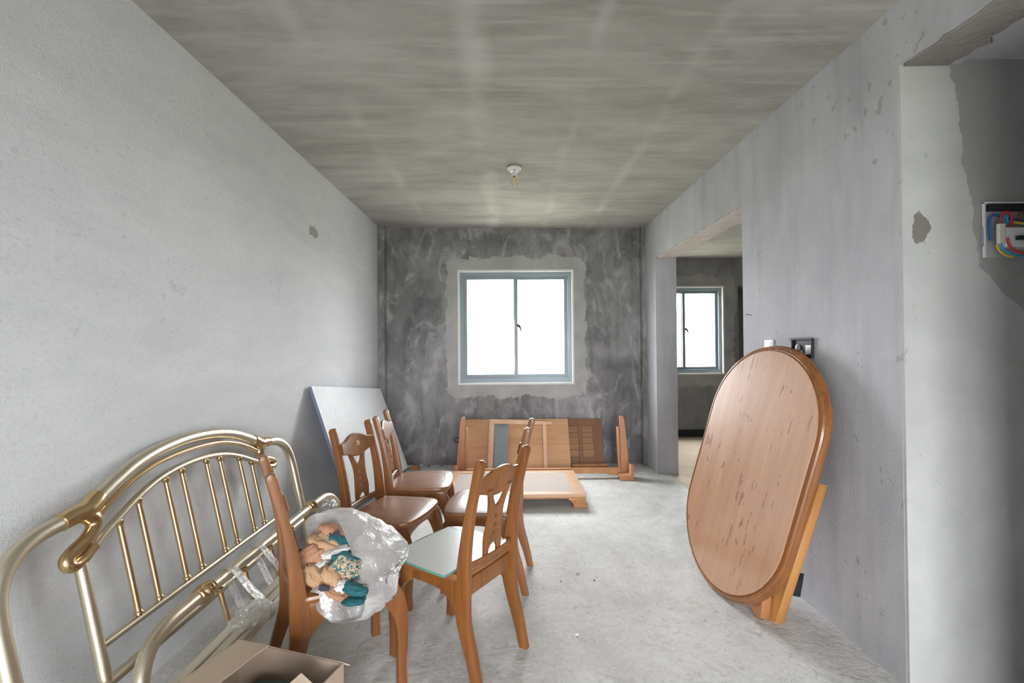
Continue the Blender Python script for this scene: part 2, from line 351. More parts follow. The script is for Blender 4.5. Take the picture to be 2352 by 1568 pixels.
def cells(name, fn, ulim, vlim, holes, depth, mat):
    """wall of the given thickness with rectangular holes; fn(u, v, w) to xyz, w from 0 to depth"""
    us = sorted({ulim[0], ulim[1], *[h[0] for h in holes], *[h[1] for h in holes]}); vs = sorted({vlim[0], vlim[1], *[h[2] for h in holes], *[h[3] for h in holes]})
    inside = lambda u, v: any(h[0] < u < h[1] and h[2] < v < h[3] for h in holes)
    bm = bmesh.new(); solid = {}
    for i in range(len(us) - 1):
        for j in range(len(vs) - 1): solid[i, j] = not inside((us[i] + us[i + 1]) / 2, (vs[j] + vs[j + 1]) / 2)
    V = {}
    def vert(u, v, w):
        k = (u, v, w)
        if k not in V: V[k] = bm.verts.new(fn(u, v, w))
        return V[k]
    for (i, j), s in solid.items():
        if not s: continue
        a, b, c, d = us[i], us[i + 1], vs[j], vs[j + 1]
        bm.faces.new([vert(a, c, 0), vert(b, c, 0), vert(b, d, 0), vert(a, d, 0)]); bm.faces.new([vert(a, c, depth), vert(b, c, depth), vert(b, d, depth), vert(a, d, depth)])
        for di, dj, p, q in ((-1, 0, (a, c), (a, d)), (1, 0, (b, c), (b, d)), (0, -1, (a, c), (b, c)), (0, 1, (a, d), (b, d))):
            if not solid.get((i + di, j + dj), False): bm.faces.new([vert(*p, 0), vert(*q, 0), vert(*q, depth), vert(*p, depth)])
    return link(name, fin(bm), mat)

# ------------------------------------------------------------------ the rooms
def zc(x): return 2.855 - (x - XL) * .0095          # the slab is not quite level
CH = 2.92
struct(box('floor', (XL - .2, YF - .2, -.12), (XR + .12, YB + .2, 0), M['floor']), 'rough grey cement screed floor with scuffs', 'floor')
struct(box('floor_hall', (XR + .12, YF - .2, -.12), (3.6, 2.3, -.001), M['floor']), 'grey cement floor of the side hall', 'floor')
struct(box('floor_bedroom', (XR + .12, 2.3, -.12), (4.7, 7.4, -.004), M['floor2']), 'sandy coloured cement floor beyond the wide doorway', 'floor')
bm = bmesh.new()
c8 = [bm.verts.new((x, y, z)) for x in (XL - .2, XR + .12) for y in (YF - .2, YB + .2) for z in (zc(x), zc(x) + .15)]
for q in ((0, 2, 6, 4), (1, 3, 7, 5), (0, 1, 3, 2), (4, 5, 7, 6), (0, 1, 5, 4), (2, 3, 7, 6)): bm.faces.new([c8[i] for i in q])
struct(link('ceiling', fin(bm), M['ceil']), 'bare stained concrete ceiling', 'ceiling')
struct(box('ceiling_bedroom', (XR + .12, 2.3, 2.77), (4.7, 7.4, 2.92), M['ceil']), 'concrete ceiling beyond the wide doorway', 'ceiling')
struct(box('ceiling_hall', (XR + .20, YF - .2, 2.585), (3.6, 2.0, 2.75), M['right']), 'lower grey ceiling of the side hall', 'ceiling')
struct(box('wall_left', (XL - .2, YF - .2, 0), (XL, YB + .2, CH), M['left']), 'pale sprayed cement render wall with dark specks', 'wall')
cx, cz, hx, hz = WIN
o = cells('wall_back', lambda u, v, w: (u, YB + w, v), (XL - .2, XR + .23), (0, CH), [(cx - hx, cx + hx, cz - hz, cz + hz)], .24, M['back'])
struct(o, 'dark mottled raw concrete wall around the square window', 'wall')
o = cells('wall_right', lambda u, v, w: (XR + w, u, v), (1.90, YB + .01), (0, CH), [(3.185, 5.08, -.01, 2.385)], .23, M['right'])
struct(o, 'grey trowelled render wall with wide doorway', 'wall')
struct(box('wall_right_near', (XR, YF - .2, 0), (XR + .23, .95, CH), M['right']), 'grey render wall behind the hall opening', 'wall')
bm = bmesh.new(); box_bm(bm, (XR, .95, 2.565), (XR + .25, 1.90, CH)); struct(link('trim_1', fin(bm), M['right']), 'rough concrete lintel over the hall opening', 'lintel')
struct(box('wall_hall_far', (XR + .001, 1.885, 0), (3.6, 2.11, 2.7), M['pier']), 'pale skim coated pier and hall wall with cable box', 'wall')
struct(box('wall_hall_right', (3.4, YF - .2, 0), (3.6, 1.885, 2.7), M['right']), 'grey end wall of the side hall', 'wall')
struct(box('wall_hall_front', (XR + .23, YF - .2, 0), (3.4, YF, 2.7), M['right']), 'grey front wall of the side hall', 'wall')
struct(cells('wall_front', lambda u, v, w: (u, YF - .2 + w, v), (XL - .2, XR + .23), (0, CH), [(-.15, 1.35, .02, 2.25)], .2, M['right']), 'rear wall with balcony opening', 'wall')
# bedroom beyond the doorway
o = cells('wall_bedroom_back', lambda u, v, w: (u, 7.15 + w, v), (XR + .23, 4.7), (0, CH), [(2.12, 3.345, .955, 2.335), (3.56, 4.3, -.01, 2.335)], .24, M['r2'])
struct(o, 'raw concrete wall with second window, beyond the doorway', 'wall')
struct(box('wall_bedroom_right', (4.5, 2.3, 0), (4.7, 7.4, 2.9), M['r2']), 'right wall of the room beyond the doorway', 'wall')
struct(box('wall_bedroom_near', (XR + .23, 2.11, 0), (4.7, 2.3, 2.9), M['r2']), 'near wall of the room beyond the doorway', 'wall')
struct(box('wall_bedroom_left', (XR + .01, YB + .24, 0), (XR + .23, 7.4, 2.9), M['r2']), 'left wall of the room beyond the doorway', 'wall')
struct(box('baseboard_bedroom', (XR + .23, 7.135, 0), (3.56, 7.15, .11), M['dark']), 'black band along the wall base', 'baseboard')  # thin near-black strip along the bottom of the wall
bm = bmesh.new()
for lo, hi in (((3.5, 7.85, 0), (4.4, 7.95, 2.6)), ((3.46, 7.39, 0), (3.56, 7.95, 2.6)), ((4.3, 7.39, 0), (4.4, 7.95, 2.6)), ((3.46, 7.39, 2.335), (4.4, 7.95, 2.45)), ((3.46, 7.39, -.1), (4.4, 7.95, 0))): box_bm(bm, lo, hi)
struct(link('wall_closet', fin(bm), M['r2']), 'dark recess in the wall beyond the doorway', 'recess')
def soffit(name, x0, x1, y0, y1, z, col, label, seed):
    rr = random.Random(seed); n = 26; a, b = [], []
    for i in range(n + 1):
        y = y0 + (y1 - y0) * i / n; a.append((x0 + rr.uniform(0, .022), y)); b.append((x1 - rr.uniform(0, .05), y))
    mt = concrete(name + '_render', tuple(k * .78 for k in col), col, 6.0, bump=.9, grain=40)
    struct(plate(name, [a + b[::-1]], .014, .004, lambda p, q, c: (p, q, z + c), mt, None, False), label, 'lintel face')
soffit('trim_4', XR + .003, XR + .225, 3.19, 5.075, 2.381, (.66, .59, .56), 'chipped pinkish render under the wide doorway lintel', 1)
soffit('trim_5', XR + .004, XR + .24, .96, 1.88, 2.562, (.34, .31, .29), 'broken dark render under the hall lintel', 2)
# the ground outside, well below these upper floors
struct(box('ground', (-150, -150, -9.2), (150, 150, -9), plain('grass_ground', (.25, .265, .20), .9, bscale=.3)), 'green ground far below the windows', 'ground')

# thick plaster bead at the back-left corner
struct(box('trim_2', (XL, YB - .10, 0), (XL + .085, YB, zc(XL)), M['back']), 'narrow dark concrete corner strip beside pale wall', 'corner strip')
struct(box('trim_3', (XR - .045, YB - .10, 0), (XR, YB, zc(XR)), M['back']), 'slim dark concrete corner strip near doorway', 'corner strip')

def frame4(bm, x0, x1, z0, z1, y0, y1, t, tb=None, bev=0):
    tb = tb or t
    for lo, hi in (((x0, y0, z1 - t), (x1, y1, z1)), ((x0, y0, z0), (x1, y1, z0 + tb)), ((x0, y0, z0 + tb), (x0 + t, y1, z1 - t)), ((x1 - t, y0, z0 + tb), (x1, y1, z1 - t))): box_bm(bm, lo, hi, bev)
def make_window(name, cx, cz, hx, hz, yf, label, sl=1):
    """two-panel sliding aluminium window in a wall facing -Y, yf the inner face of the wall"""
    w = thing(name, label, 'window', (cx, yf, cz)); w['kind'] = 'structure'
    bm = bmesh.new(); t = .022; frame4(bm, -hx, hx, -hz, hz, .002, .10, t); link('reveal_plaster', fin(bm), M['white_sill'], w)
    a, b = hx - t, hz - t; fwid = .045; bm = bmesh.new(); frame4(bm, -a, a, -b, b, .05, .13, fwid, fwid + .012); link('frame', fin(bm), M['alu'], w)
    ia, ib = a - fwid, b - fwid; s = .042
    for x0, x1, y in ((-ia, .024, .062), (-.028, ia, .092)):
        bm = bmesh.new(); frame4(bm, x0, x1, -ib + .012, ib, y, y + .026, s); sash = link('sash', fin(bm), M['alu'], w)
        box('pane', (x0 + s, y + .011, -ib + .012 + s), (x1 - s, y + .015, ib - s), M['glass'], sash)
    tube('latch', [(.012, .058, .03), (.027, .05, .02), (.045, .045, .008), (.06, .045, -.03), (.06, .045, -.055)], [.016, .02, .016, .008, .006], M['rusty'], w, 8, 3)
    return w
make_window('window_1', cx, cz, hx, hz, YB, 'square sliding window with grey-blue aluminium frame and white reveal')
make_window('window_2', 2.7325, 1.645, .6125, .69, 7.15, 'aluminium window in the room beyond the doorway')
# balcony sliding door behind the viewpoint
w = thing('window_3', 'wide aluminium balcony door in the rear wall', 'window', (.6, YF - .1, 0)); w['kind'] = 'structure'
bm = bmesh.new()
for lo, hi in (((-.75, -.04, 2.19), (.75, .04, 2.25)), ((-.75, -.04, .02), (.75, .04, .07)), ((-.75, -.04, .02), (-.69, .04, 2.25)), ((.69, -.04, .02), (.75, .04, 2.25)), ((-.03, -.03, .07), (.03, .03, 2.19))): box_bm(bm, lo, hi)
link('frame', fin(bm), M['alu'], w)
box('pane', (-.69, -.004, .07), (-.03, .004, 2.19), M['glass'], w); box('pane', (.03, -.004, .07), (.69, .004, 2.19), M['glass'], w)

# ------------------------------------------------------------------ chairs
def backy(z):
    P = ((.0, -.195), (.45, -.198), (.58, -.205), (.72, -.227), (.85, -.255), (1.0, -.292))
    for (a, ya), (b, yb) in zip(P, P[1:]):
        if z <= b: return ya + (yb - ya) * (z - a) / (b - a)
    return P[-1][1]
def ywrap(z, x): return -.018 * (1 - (x / .16) ** 2)
def chair_meshes():
    D = {}
    post = seg2([(-.29, 0), (-.262, .13), (-.228, .27), (-.228, .42), (-.232, .55), (-.252, .72), (-.285, .87), (-.307, .955)],
                [(-.303, .972), (-.288, .980), (-.272, .972)],
                [(-.266, .955), (-.245, .86), (-.212, .72), (-.185, .58), (-.166, .46), (-.155, .40), (-.152, .32), (-.178, .22), (-.222, .10), (-.25, 0)])
    D['rear_leg'] = [(plate_me([post], .034, .006, lambda a, b, c, s=s: (s * .165 + c, a, b)), 'chair') for s in (-1, 1)]
    fl = seg2([(.190, .425), (.222, .37), (.240, .29), (.240, .18), (.232, .08), (.236, 0)], [(.194, 0), (.193, .10), (.193, .19), (.178, .27), (.140, .335), (.085, .372)], [(.085, .425)])
    D['front_leg'] = [(plate_me([fl], .036, .006, lambda a, b, c, s=s: (s * .183 + c, a, b)), 'chair') for s in (-1, 1)]
    ap = seg2([(-.165, .425), (-.165, .275)], [(-.15, .30), (-.11, .345), (-.05, .372), (.085, .378)], [(.085, .425)])
    D['side_apron'] = [(plate_me([ap], .024, .003, lambda a, b, c, s=s: (s * (.174 + .006 * a / .1) + c, a, b)), 'chair') for s in (-1, 1)]
    fa = seg2([(-.17, .425), (-.17, .33)], [(-.15, .345), (-.10, .372), (0, .382), (.10, .372), (.15, .345)], [(.17, .33), (.17, .425)])
    D['front_apron'] = [(plate_me([fa], .022, .003, lambda a, b, c: (a, .185 + c, b)), 'chair')]
    D['back_apron'] = [(plate_me([[(-.15, .425), (-.15, .355), (.15, .355), (.15, .425)]], .024, .003, lambda a, b, c: (a, -.195 + c, b)), 'chair')]
    st = seg2([(-.165, -.20), (0, -.205), (.165, -.20)], [(.185, -.17), (.205, 0), (.213, .13), (.195, .19), (.15, .222), (0, .238), (-.15, .222), (-.195, .19), (-.213, .13), (-.205, 0), (-.185, -.17)])
    D['seat'] = [(plate_me([st], .032, .012, lambda a, b, c: (a, b, .439 + c)), 'seat')]
    def gr(s): return seg2([(-.10 * s, -.145 * s), (.10 * s, -.145 * s)], [(.112 * s, -.12 * s), (.135 * s, -.11 * s)], [(.155 * s, .10 * s), (.14 * s, .118 * s)], [(.128 * s, .15 * s), (0, .166 * s), (-.128 * s, .15 * s)], [(-.14 * s, .118 * s), (-.155 * s, .10 * s)], [(-.135 * s, -.11 * s), (-.112 * s, -.12 * s)])
    bm = bmesh.new(); a = [bm.verts.new((x, y + .012, .4553)) for x, y in gr(1.0)]; b = [bm.verts.new((x, y + .012, .4553)) for x, y in gr(.975)]
    for i in range(len(a)): j = (i + 1) % len(a); bm.faces.new((a[i], a[j], b[j], b[i]))
    me = bpy.data.meshes.new('groove'); bm.to_mesh(me); bm.free(); D['seat_groove'] = [(me, 'groove')]
    def rail(bot, top, th, yf, bev):
        bm = bmesh.new(); rows = []; nx = 24
        B = [v for v in catmull([(x, z, 0) for x, z in bot], 12)]; T = [v for v in catmull([(x, z, 0) for x, z in top], 12)]
        def at(C, x):
            for a, b in zip(C, C[1:]):
                if a.x <= x <= b.x + 1e-9: return a.y + (b.y - a.y) * (x - a.x) / max(1e-9, b.x - a.x)
            return C[-1].y
        for k in range(nx + 1):
            x = bot[0][0] + (bot[-1][0] - bot[0][0]) * k / nx; zb, zt = at(B, x), at(T, x); h = th / 2; ring = []
            for c, z in ((-h, zb + bev), (-h + bev, zb), (h - bev, zb), (h, zb + bev), (h, (zb + zt) / 2), (h, zt - bev), (h - bev, zt), (-h + bev, zt), (-h, zt - bev), (-h, (zb + zt) / 2)):
                ring.append(bm.verts.new((x, yf(x, z) + c, z)))
            rows.append(ring)
        for a, b in zip(rows, rows[1:]):
            for q in range(10): bm.faces.new((a[q], a[(q + 1) % 10], b[(q + 1) % 10], b[q]))
        bm.faces.new(rows[0]); bm.faces.new(rows[-1]); return fin(bm)
    D['crest_rail'] = [(rail([(-.152, .812), (-.10, .800), (-.05, .782), (0, .774), (.05, .782), (.10, .800), (.152, .812)], [(-.152, .880), (-.10, .888), (-.055, .908), (0, .918), (.055, .908), (.10, .888), (.152, .880)], .024, lambda x, z: backy(z) + .014 + ywrap(z, x), .006), 'chair')]
    half = [(.055, .478), (.060, .53), (.060, .58), (.052, .64), (.052, .70), (.064, .76), (.082, .815)]
    inner = [(.052, .815), (.036, .77), (.018, .735), (.0, .722)]
    out = seg2(half, inner, [(-x, z) for x, z in inner[::-1]][1:], [(-x, z) for x, z in half[::-1]], [(-.032, .478), (-.028, .515), (0, .538), (.028, .515), (.032, .478)], n=4)
    D['splat'] = [(plate_me([out, circ(0, .672, .0105), circ(0, .63, .0105), circ(0, .588, .0105)], .014, .002, lambda a, b, c: (a, backy(b) + .006 - .018 + c, b)), 'chair')]
    D['lower_rail'] = [(rail([(-.152, .470), (0, .470), (.152, .470)], [(-.152, .500), (0, .500), (.152, .500)], .026, lambda x, z: -.198 + ywrap(z, x), .004), 'chair')]
    bm = bmesh.new()
    tube_bm(bm, [(.016 * math.cos(t), backy(.85) + .0085, .85 + .018 * math.sin(t)) for t in [math.radians(50 + 12 * i) for i in range(22)]], .003, 6)
    tube_bm(bm, [(.002, backy(.862) + .0085, .862), (-.003, backy(.85) + .0085, .85), (.008, backy(.845) + .0085, .842)], .0025, 6)
    D['crest_emblem'] = [(fin(bm), 'emblem')]
    return D
CM = chair_meshes()
for lst in CM.values():                       # fine fit of the proportions
    for me, mk in lst:
        for v in me.vertices:
            v.co.x *= 1.06
            if v.co.y > 0: v.co.y *= .93
            v.co.z = v.co.z * 1.022 if v.co.z <= .455 else .465 + (v.co.z - .455) * .92
def put_chair(x, y, deg, label):
    t = thing('dining_chair', label, 'chair', (x, y, 0), math.radians(deg), 'carved wooden dining chairs')
    for nm, lst in CM.items():
        for me, mk in lst:
            smooth = nm != 'seat_groove'
            link(nm, me, M[mk], t, smooth, math.radians(35))
    return t
CA = (-.735, 2.02)
put_chair(*CA, -58.1, 'carved wooden dining chair carrying the plastic bag of clothes')
put_chair(-.262, 2.19, 56, 'carved wooden dining chair with the glass sheet on its seat')
put_chair(-.69, 2.745, -106, 'empty carved wooden dining chair directly behind the clothes bag chair')
put_chair(-.635, 3.33, -86, 'empty carved wooden dining chair next to the low panelled base')
put_chair(-.165, 2.85, 83, 'empty carved wooden dining chair behind the glass sheet chair')

# sheet of frosted glass on the seat
mt, nt, b = new_mat('pale_green_frosted_glass')
b.inputs['Base Color'].default_value = (.62, .64, .585, 1); b.inputs['Roughness'].default_value = .25; b.inputs['Transmission Weight'].default_value = 0; b.inputs['Coat Weight'].default_value = .4
M['frost'] = mt
M['gedge'] = plain('teal_glass_edge', (.10, .36, .31), .15, coat=.5)
ga = math.radians(40); 
gc = Vector((-.560, 2.105, 0))
gt = thing('glass_sheet', 'square sheet of pale green glass lying on a chair seat', 'glass sheet', gc + Vector((0, 0, .4665)), math.radians(-36))
box('pane', (.003, .003, 0), (.350, .397, .0065), M['frost'], gt, .001)
bm = bmesh.new()
for lo, hi in (((0, 0, 0), (.353, .003, .0065)), ((0, .397, 0), (.353, .40, .0065)), ((0, .003, 0), (.003, .397, .0065)), ((.350, .003, 0), (.353, .397, .0065))): box_bm(bm, lo, hi)
link('polished_edge', fin(bm), M['gedge'], gt)

# ------------------------------------------------------------------ oval table top leaning on the right wall
TC = Vector((1.326, 2.636, .710)); TU = Vector((.252, -.063, .966)).normalized(); TN = Vector((-.958, -.156, .24)); TN = (TN - TU * TN.dot(TU)).normalized()
TV = TN.cross(TU)
if TV.y < 0: TV = -TV
TM = Matrix((TV, TN, TU)).transposed().to_4x4(); TM.translation = TC         # local x across, y out of the face, z along
TI = TM.inverted()
TL_, TW_ = 1.40, .862
def stadium(L_, W_, n=28):
    h = (L_ - W_) / 2; r = W_ / 2
    return [(r * math.cos(PI * i / n), h + r * math.sin(PI * i / n)) for i in range(n + 1)] + [(-r * math.cos(PI * i / n), -h - r * math.sin(PI * i / n)) for i in range(n + 1)]
tab = thing('oval_table', 'oval wooden dining table top leaning on the grey wall', 'table'); tab.matrix_world = TM
def loft(name, rings, mat, par, cap0=True, cap1=True):
    bm = bmesh.new(); R = [[bm.verts.new(p) for p in r] for r in rings]
    for a, b2 in zip(R, R[1:]):
        for k in range(len(a)): bm.faces.new((a[k], a[(k + 1) % len(a)], b2[(k + 1) % len(a)], b2[k]))
    if cap0: bm.faces.new(R[0])
    if cap1: bm.faces.new(R[-1])
    return link(name, fin(bm), mat, par, True, math.radians(32))
loft('table_top', [[(x, y, z) for x, z in stadium(TL_ - 2 * e, TW_ - 2 * e)] for y, e in ((-.012, .012), (-.002, .010), (0, .013))], M['table'], tab)
loft('moulded_edge', [[(x, y, z) for x, z in stadium(TL_ + 2 * e, TW_ + 2 * e)] for y, e in ((-.007, -.012), (-.007, -.006), (-.003, .002), (-.006, .012), (-.014, .018), (-.020, .018), (-.021, .010), (-.026, .014), (-.034, .026), (-.042, .028), (-.050, .022), (-.052, .012), (-.06, .006), (-.066, -.004), (-.066, -.03))], M['tedge'], tab)
box('apron', (-.30, -.125, -.45), (.30, -.06, .45), M['tedge'], tab, .006)
# folded trestle: one long board, one pair of turned stretchers, showing below and beside the top
def tl(x, y, d):           # pixel on the plane d behind the face, in table coordinates
    n = TN; p = on(x, y, n, n.dot(TC - TN * d)); return TI @ p
p1, p2, p3, p4 = (tl(x, y, .15) for x, y in ((1868, 1108), (1893, 1113), (1791, 1431), (1767, 1424)))
def prism(name, quad, d0, d1, mat, par, bev=.004):
    return plate(name, [[(q.x, q.z) for q in quad]], abs(d1 - d0), bev, lambda a, b, c: (a, -(d0 + d1) / 2 + c, b), mat, par, False)
pv = Vector((.055, 0, 0))
prism('support_board', (p2 + pv * 0, p1 + pv * 0 + Vector((.0, 0, 0)), p4, p3), .125, .175, M['board'], tab)
q1, q2, q3, q4 = (tl(x, y, .09) for x, y in ((1700, 1330), (1766, 1330), (1757, 1420), (1745, 1420)))
prism('trestle_leg', (q1, q2, q3, q4), .066, .12, M['orange_wood'], tab)
q1, q2, q3, q4 = (tl(x, y, .13) for x, y in ((1752, 1330), (1782, 1330), (1765, 1423), (1752, 1421)))
prism('trestle_leg', (q1, q2, q3, q4), .122, .15, M['tedge'], tab)
q1, q2, q3, q4 = (tl(x, y, .2) for x, y in ((1800, 1310), (1836, 1315), (1827, 1369), (1800, 1360)))
prism('hinge_bracket', (q1, q2, q3, q4), .176, .23, M['black'], tab, .002)

# ------------------------------------------------------------------ brass bed headboard against the left wall
def hb(y, z, off=0): return Vector((-1.30 - .22 * z + off, y, z))
HY = 2.19
bed = thing('brass_headboard', 'champagne and gold tubular bed headboard leaning on the pale wall', 'headboard', (-1.3, HY, 0))
bed0 = Vector((-1.3, HY, 0))
def H(pts): return [hb(*p) - bed0 for p in pts]
def mir(pts): return [(2 * HY - y, z) for y, z in pts]
archL = [(1.62, .842), (1.68, .874), (1.76, .910), (1.87, .950), (2.01, .978), (HY, .990)]
arch = archL + mir(archL[:-1])[::-1]
tube('arch_tube', H(arch), .0265, M['champ'], bed, 16, 6)
sh = [(1.60, .842), (1.535, .838), (1.46, .828), (1.39, .800), (1.335, .745), (1.312, .66), (1.31, .5), (1.31, .25), (1.31, .0)]
tube('outer_leg', H(sh), .026, M['champ'], bed, 16, 6); tube('outer_leg', H(mir(sh)), .026, M['champ'], bed, 16, 6)
thin = [(1.655, .805), (1.74, .850), (1.83, .888), (1.95, .920), (2.07, .934), (HY, .938)]
tube('inner_hoop', H(thin + mir(thin[:-1])[::-1]), .011, M['gold'], bed, 12, 6)
third = [(1.63, .720), (1.68, .748), (1.745, .778), (1.84, .820), (1.95, .856), (2.07, .876), (HY, .882)]
tube('lower_hoop', H(third + mir(third[:-1])[::-1]), .014, M['champ'], bed, 12, 6)
tube('cross_rail', H([(1.575, .405), (2 * HY - 1.575, .405)]), .014, M['champ'], bed, 12)
tube('bottom_rail', H([(1.33, .285), (2 * HY - 1.33, .285)]), .02, M['champ'], bed, 12)
for s in (0, 1):
    fm = (lambda p: p) if not s else mir
    tube('inner_post', H(fm([(1.572, .70), (1.572, .29)])), .019, M['champ'], bed, 14)
    # cast swan-neck joint
    cs = tube('cast_joint', H(fm([(1.625, .835), (1.648, .808), (1.640, .780), (1.605, .755), (1.560, .738), (1.532, .722), (1.530, .703), (1.548, .692), (1.580, .697), (1.610, .712), (1.632, .722)])), [.03, .027, .022, .021, .021, .021, .021, .022, .02, .018, .018], M['gold'], bed, 14, 5)
    tube('joint_sleeve', H(fm([(1.535, .838), (1.58, .846), (1.625, .847), (1.662, .866), (1.685, .880)])), [.029, .032, .036, .034, .031], M['gold'], bed, 16, 5)
for y in (1.746, 1.848, 2.005, 2.105):
    for yy in (y, 2 * HY - y):
        zt = .776 + (.876 - .776) * (1 - ((yy - HY) / .445) ** 2) ** .8 if abs(yy - HY) < .445 else .776
        sp = tube('spindle', H([(yy, .412), (yy, zt)]), .0105, M['gold'], bed, 10)
        for z0, s in ((.42, 1), (zt - .008, -1)):
            a = hb(yy, z0) - bed0; b2 = hb(yy, z0 + s * .03) - bed0
            lathe('end_collar', [(0, .012), (.003, .016), (.008, .016), (.012, .0125), (.02, .0115)], a, b2, M['gold'], sp, 12)

# lower, flat-topped footboard leaning in front of the headboard
def fb(y, z, off=0): return Vector((-1.10 - .3 * z + off, y, z))
FY = 2.36
ft = thing('brass_footboard', 'champagne tubular bed footboard with ringed collars in front of the headboard', 'footboard', (-1.1, FY, 0)); ft0 = Vector((-1.1, FY, 0))
def FH(pts): return [fb(*p) - ft0 for p in pts]
def fmir(pts): return [(2 * FY - y, z) for y, z in pts]
tube('top_tube', FH([(1.86, .434), (2.86, .434)]), .024, M['champ'], ft, 16)
side = [(1.865, .434), (1.76, .433), (1.66, .428), (1.57, .398), (1.51, .33), (1.49, .24), (1.488, .12), (1.488, 0)]
for fmm in (lambda p: p, fmir):
    tube('side_tube', FH(fmm(side)), .025, M['champ'], ft, 16, 6)
    a, b2 = FH(fmm([(1.83, .434), (1.91, .434)]))
    lathe('ring_collar', [(-.006, .024), (-.002, .031), (.006, .034), (.014, .031), (.018, .027), (.023, .034), (.032, .038), (.041, .034), (.046, .027), (.051, .031), (.059, .034), (.067, .031), (.072, .027), (.078, .031), (.082, .024)], a, b2, M['gold'], ft, 18)
tube('lower_bar', FH([(1.5, .15), (2 * FY - 1.5, .15)]), .013, M['champ'], ft, 10)
for y in (1.95, 2.13, 2.36, 2.59, 2.77):
    sp = tube('spindle', FH([(y, .155), (y, .40)]), .0105, M['gold'], ft, 10)
    a, b2 = FH([(y, .41), (y, .37)]); lathe('end_collar', [(0, .012), (.003, .016), (.008, .016), (.012, .0125), (.02, .0115)], a, b2, M['gold'], sp, 12)

# cream steel side rails taped to the footboard
for i, (x0, x1, z0, z1, y0, y1) in enumerate(((-1.150, -1.112, .225, .288, 1.30, 2.98), (-1.108, -1.074, .228, .282, 1.36, 2.6), (-1.071, -1.05, .238, .275, 1.58, 2.48))):
    r = thing('bed_side_rail', ('cream painted steel bed rail tucked closest to the footboard tube', 'cream painted steel bed rail in the middle of the taped bundle', 'slimmest cream steel bed rail at the outside of the taped bundle')[i], 'bed rail', (0, 0, 0), 0, 'cream bed rails')
    bm = bmesh.new(); box_bm(bm, (x0, y0, z1 - .012), (x1, y1, z1), .003); box_bm(bm, (x1 - .012, y0, z0), (x1, y1, z1 - .012), .002)
    link('rail', fin(bm), M['cream'], r)
    for yy in (y0 + .12, y1 - .12): box('hook_plate', (x0 + .006, yy - .05, z0 + .005), (x0 + .012, yy + .05, z1 - .01), M['rusty'], r)
# clear tape: bands from the tube round the rails
def tape_band(y, wdt, drift, label):
    t = thing('packing_tape', label, 'tape', (0, 0, 0), 0, 'clear packing tape bands')
    bm = bmesh.new(); path = [(-1.262, .45), (-1.235, .464), (-1.205, .452), (-1.14, .365), (-1.07, .292), (-1.048, .28), (-1.046, .236), (-1.06, .225), (-1.11, .212), (-1.155, .22), (-1.245, .40), (-1.262, .45)]
    rows = []
    for i, (x, z) in enumerate(path):
        k = min(i, 6) / 6; yy = y + drift * k
        rows.append([bm.verts.new((x, yy + wdt * (j / 4 - .5), z + .003 * math.sin(j * 2 + i))) for j in range(5)])
    for a, b2 in zip(rows, rows[1:]):
        for j in range(4): bm.faces.new((a[j], a[j + 1], b2[j + 1], b2[j]))
    link('band', fin(bm), M['tape'], t, True); return t
tape_band(2.02, .05, .03, 'strip of clear packing tape wrapped round the rails by the ringed collar')
tape_band(2.24, .05, .04, 'strip of clear packing tape wrapped round the rails beside a chair leg')
bm = bmesh.new(); rng = random.Random(3)                                    # crumpled tape wad
bmesh.ops.create_icosphere(bm, subdivisions=4, radius=1)
for v in bm.verts:
    n = noise.noise(v.co * 2.3) * .5 + abs(noise.noise(v.co * 5)) * .5
    v.co = Vector((v.co.x * .055, v.co.y * .10, v.co.z * .03)) * (1 + .6 * n) + Vector((-1.085, 1.93, .305))
tag(link('tape_wad', fin(bm), M['tape'], None, False), 'crumpled wad of clear tape on the cream bed rails', 'tape')

bm = bmesh.new(); bmesh.ops.create_icosphere(bm, subdivisions=4, radius=1)
for v in bm.verts:
    n = noise.noise(v.co * 2.1) * .6 + abs(noise.noise(v.co * 4.5)) * .6
    v.co = Vector((v.co.x * .05, v.co.y * .085, v.co.z * .06)) * (1 + .6 * n) + Vector((-1.185, 2.99, .365))
tag(link('plastic_wrap', fin(bm), M['tape'], None, False), 'crumpled clear plastic wrap on the far end of the bed footboard', 'plastic wrap')

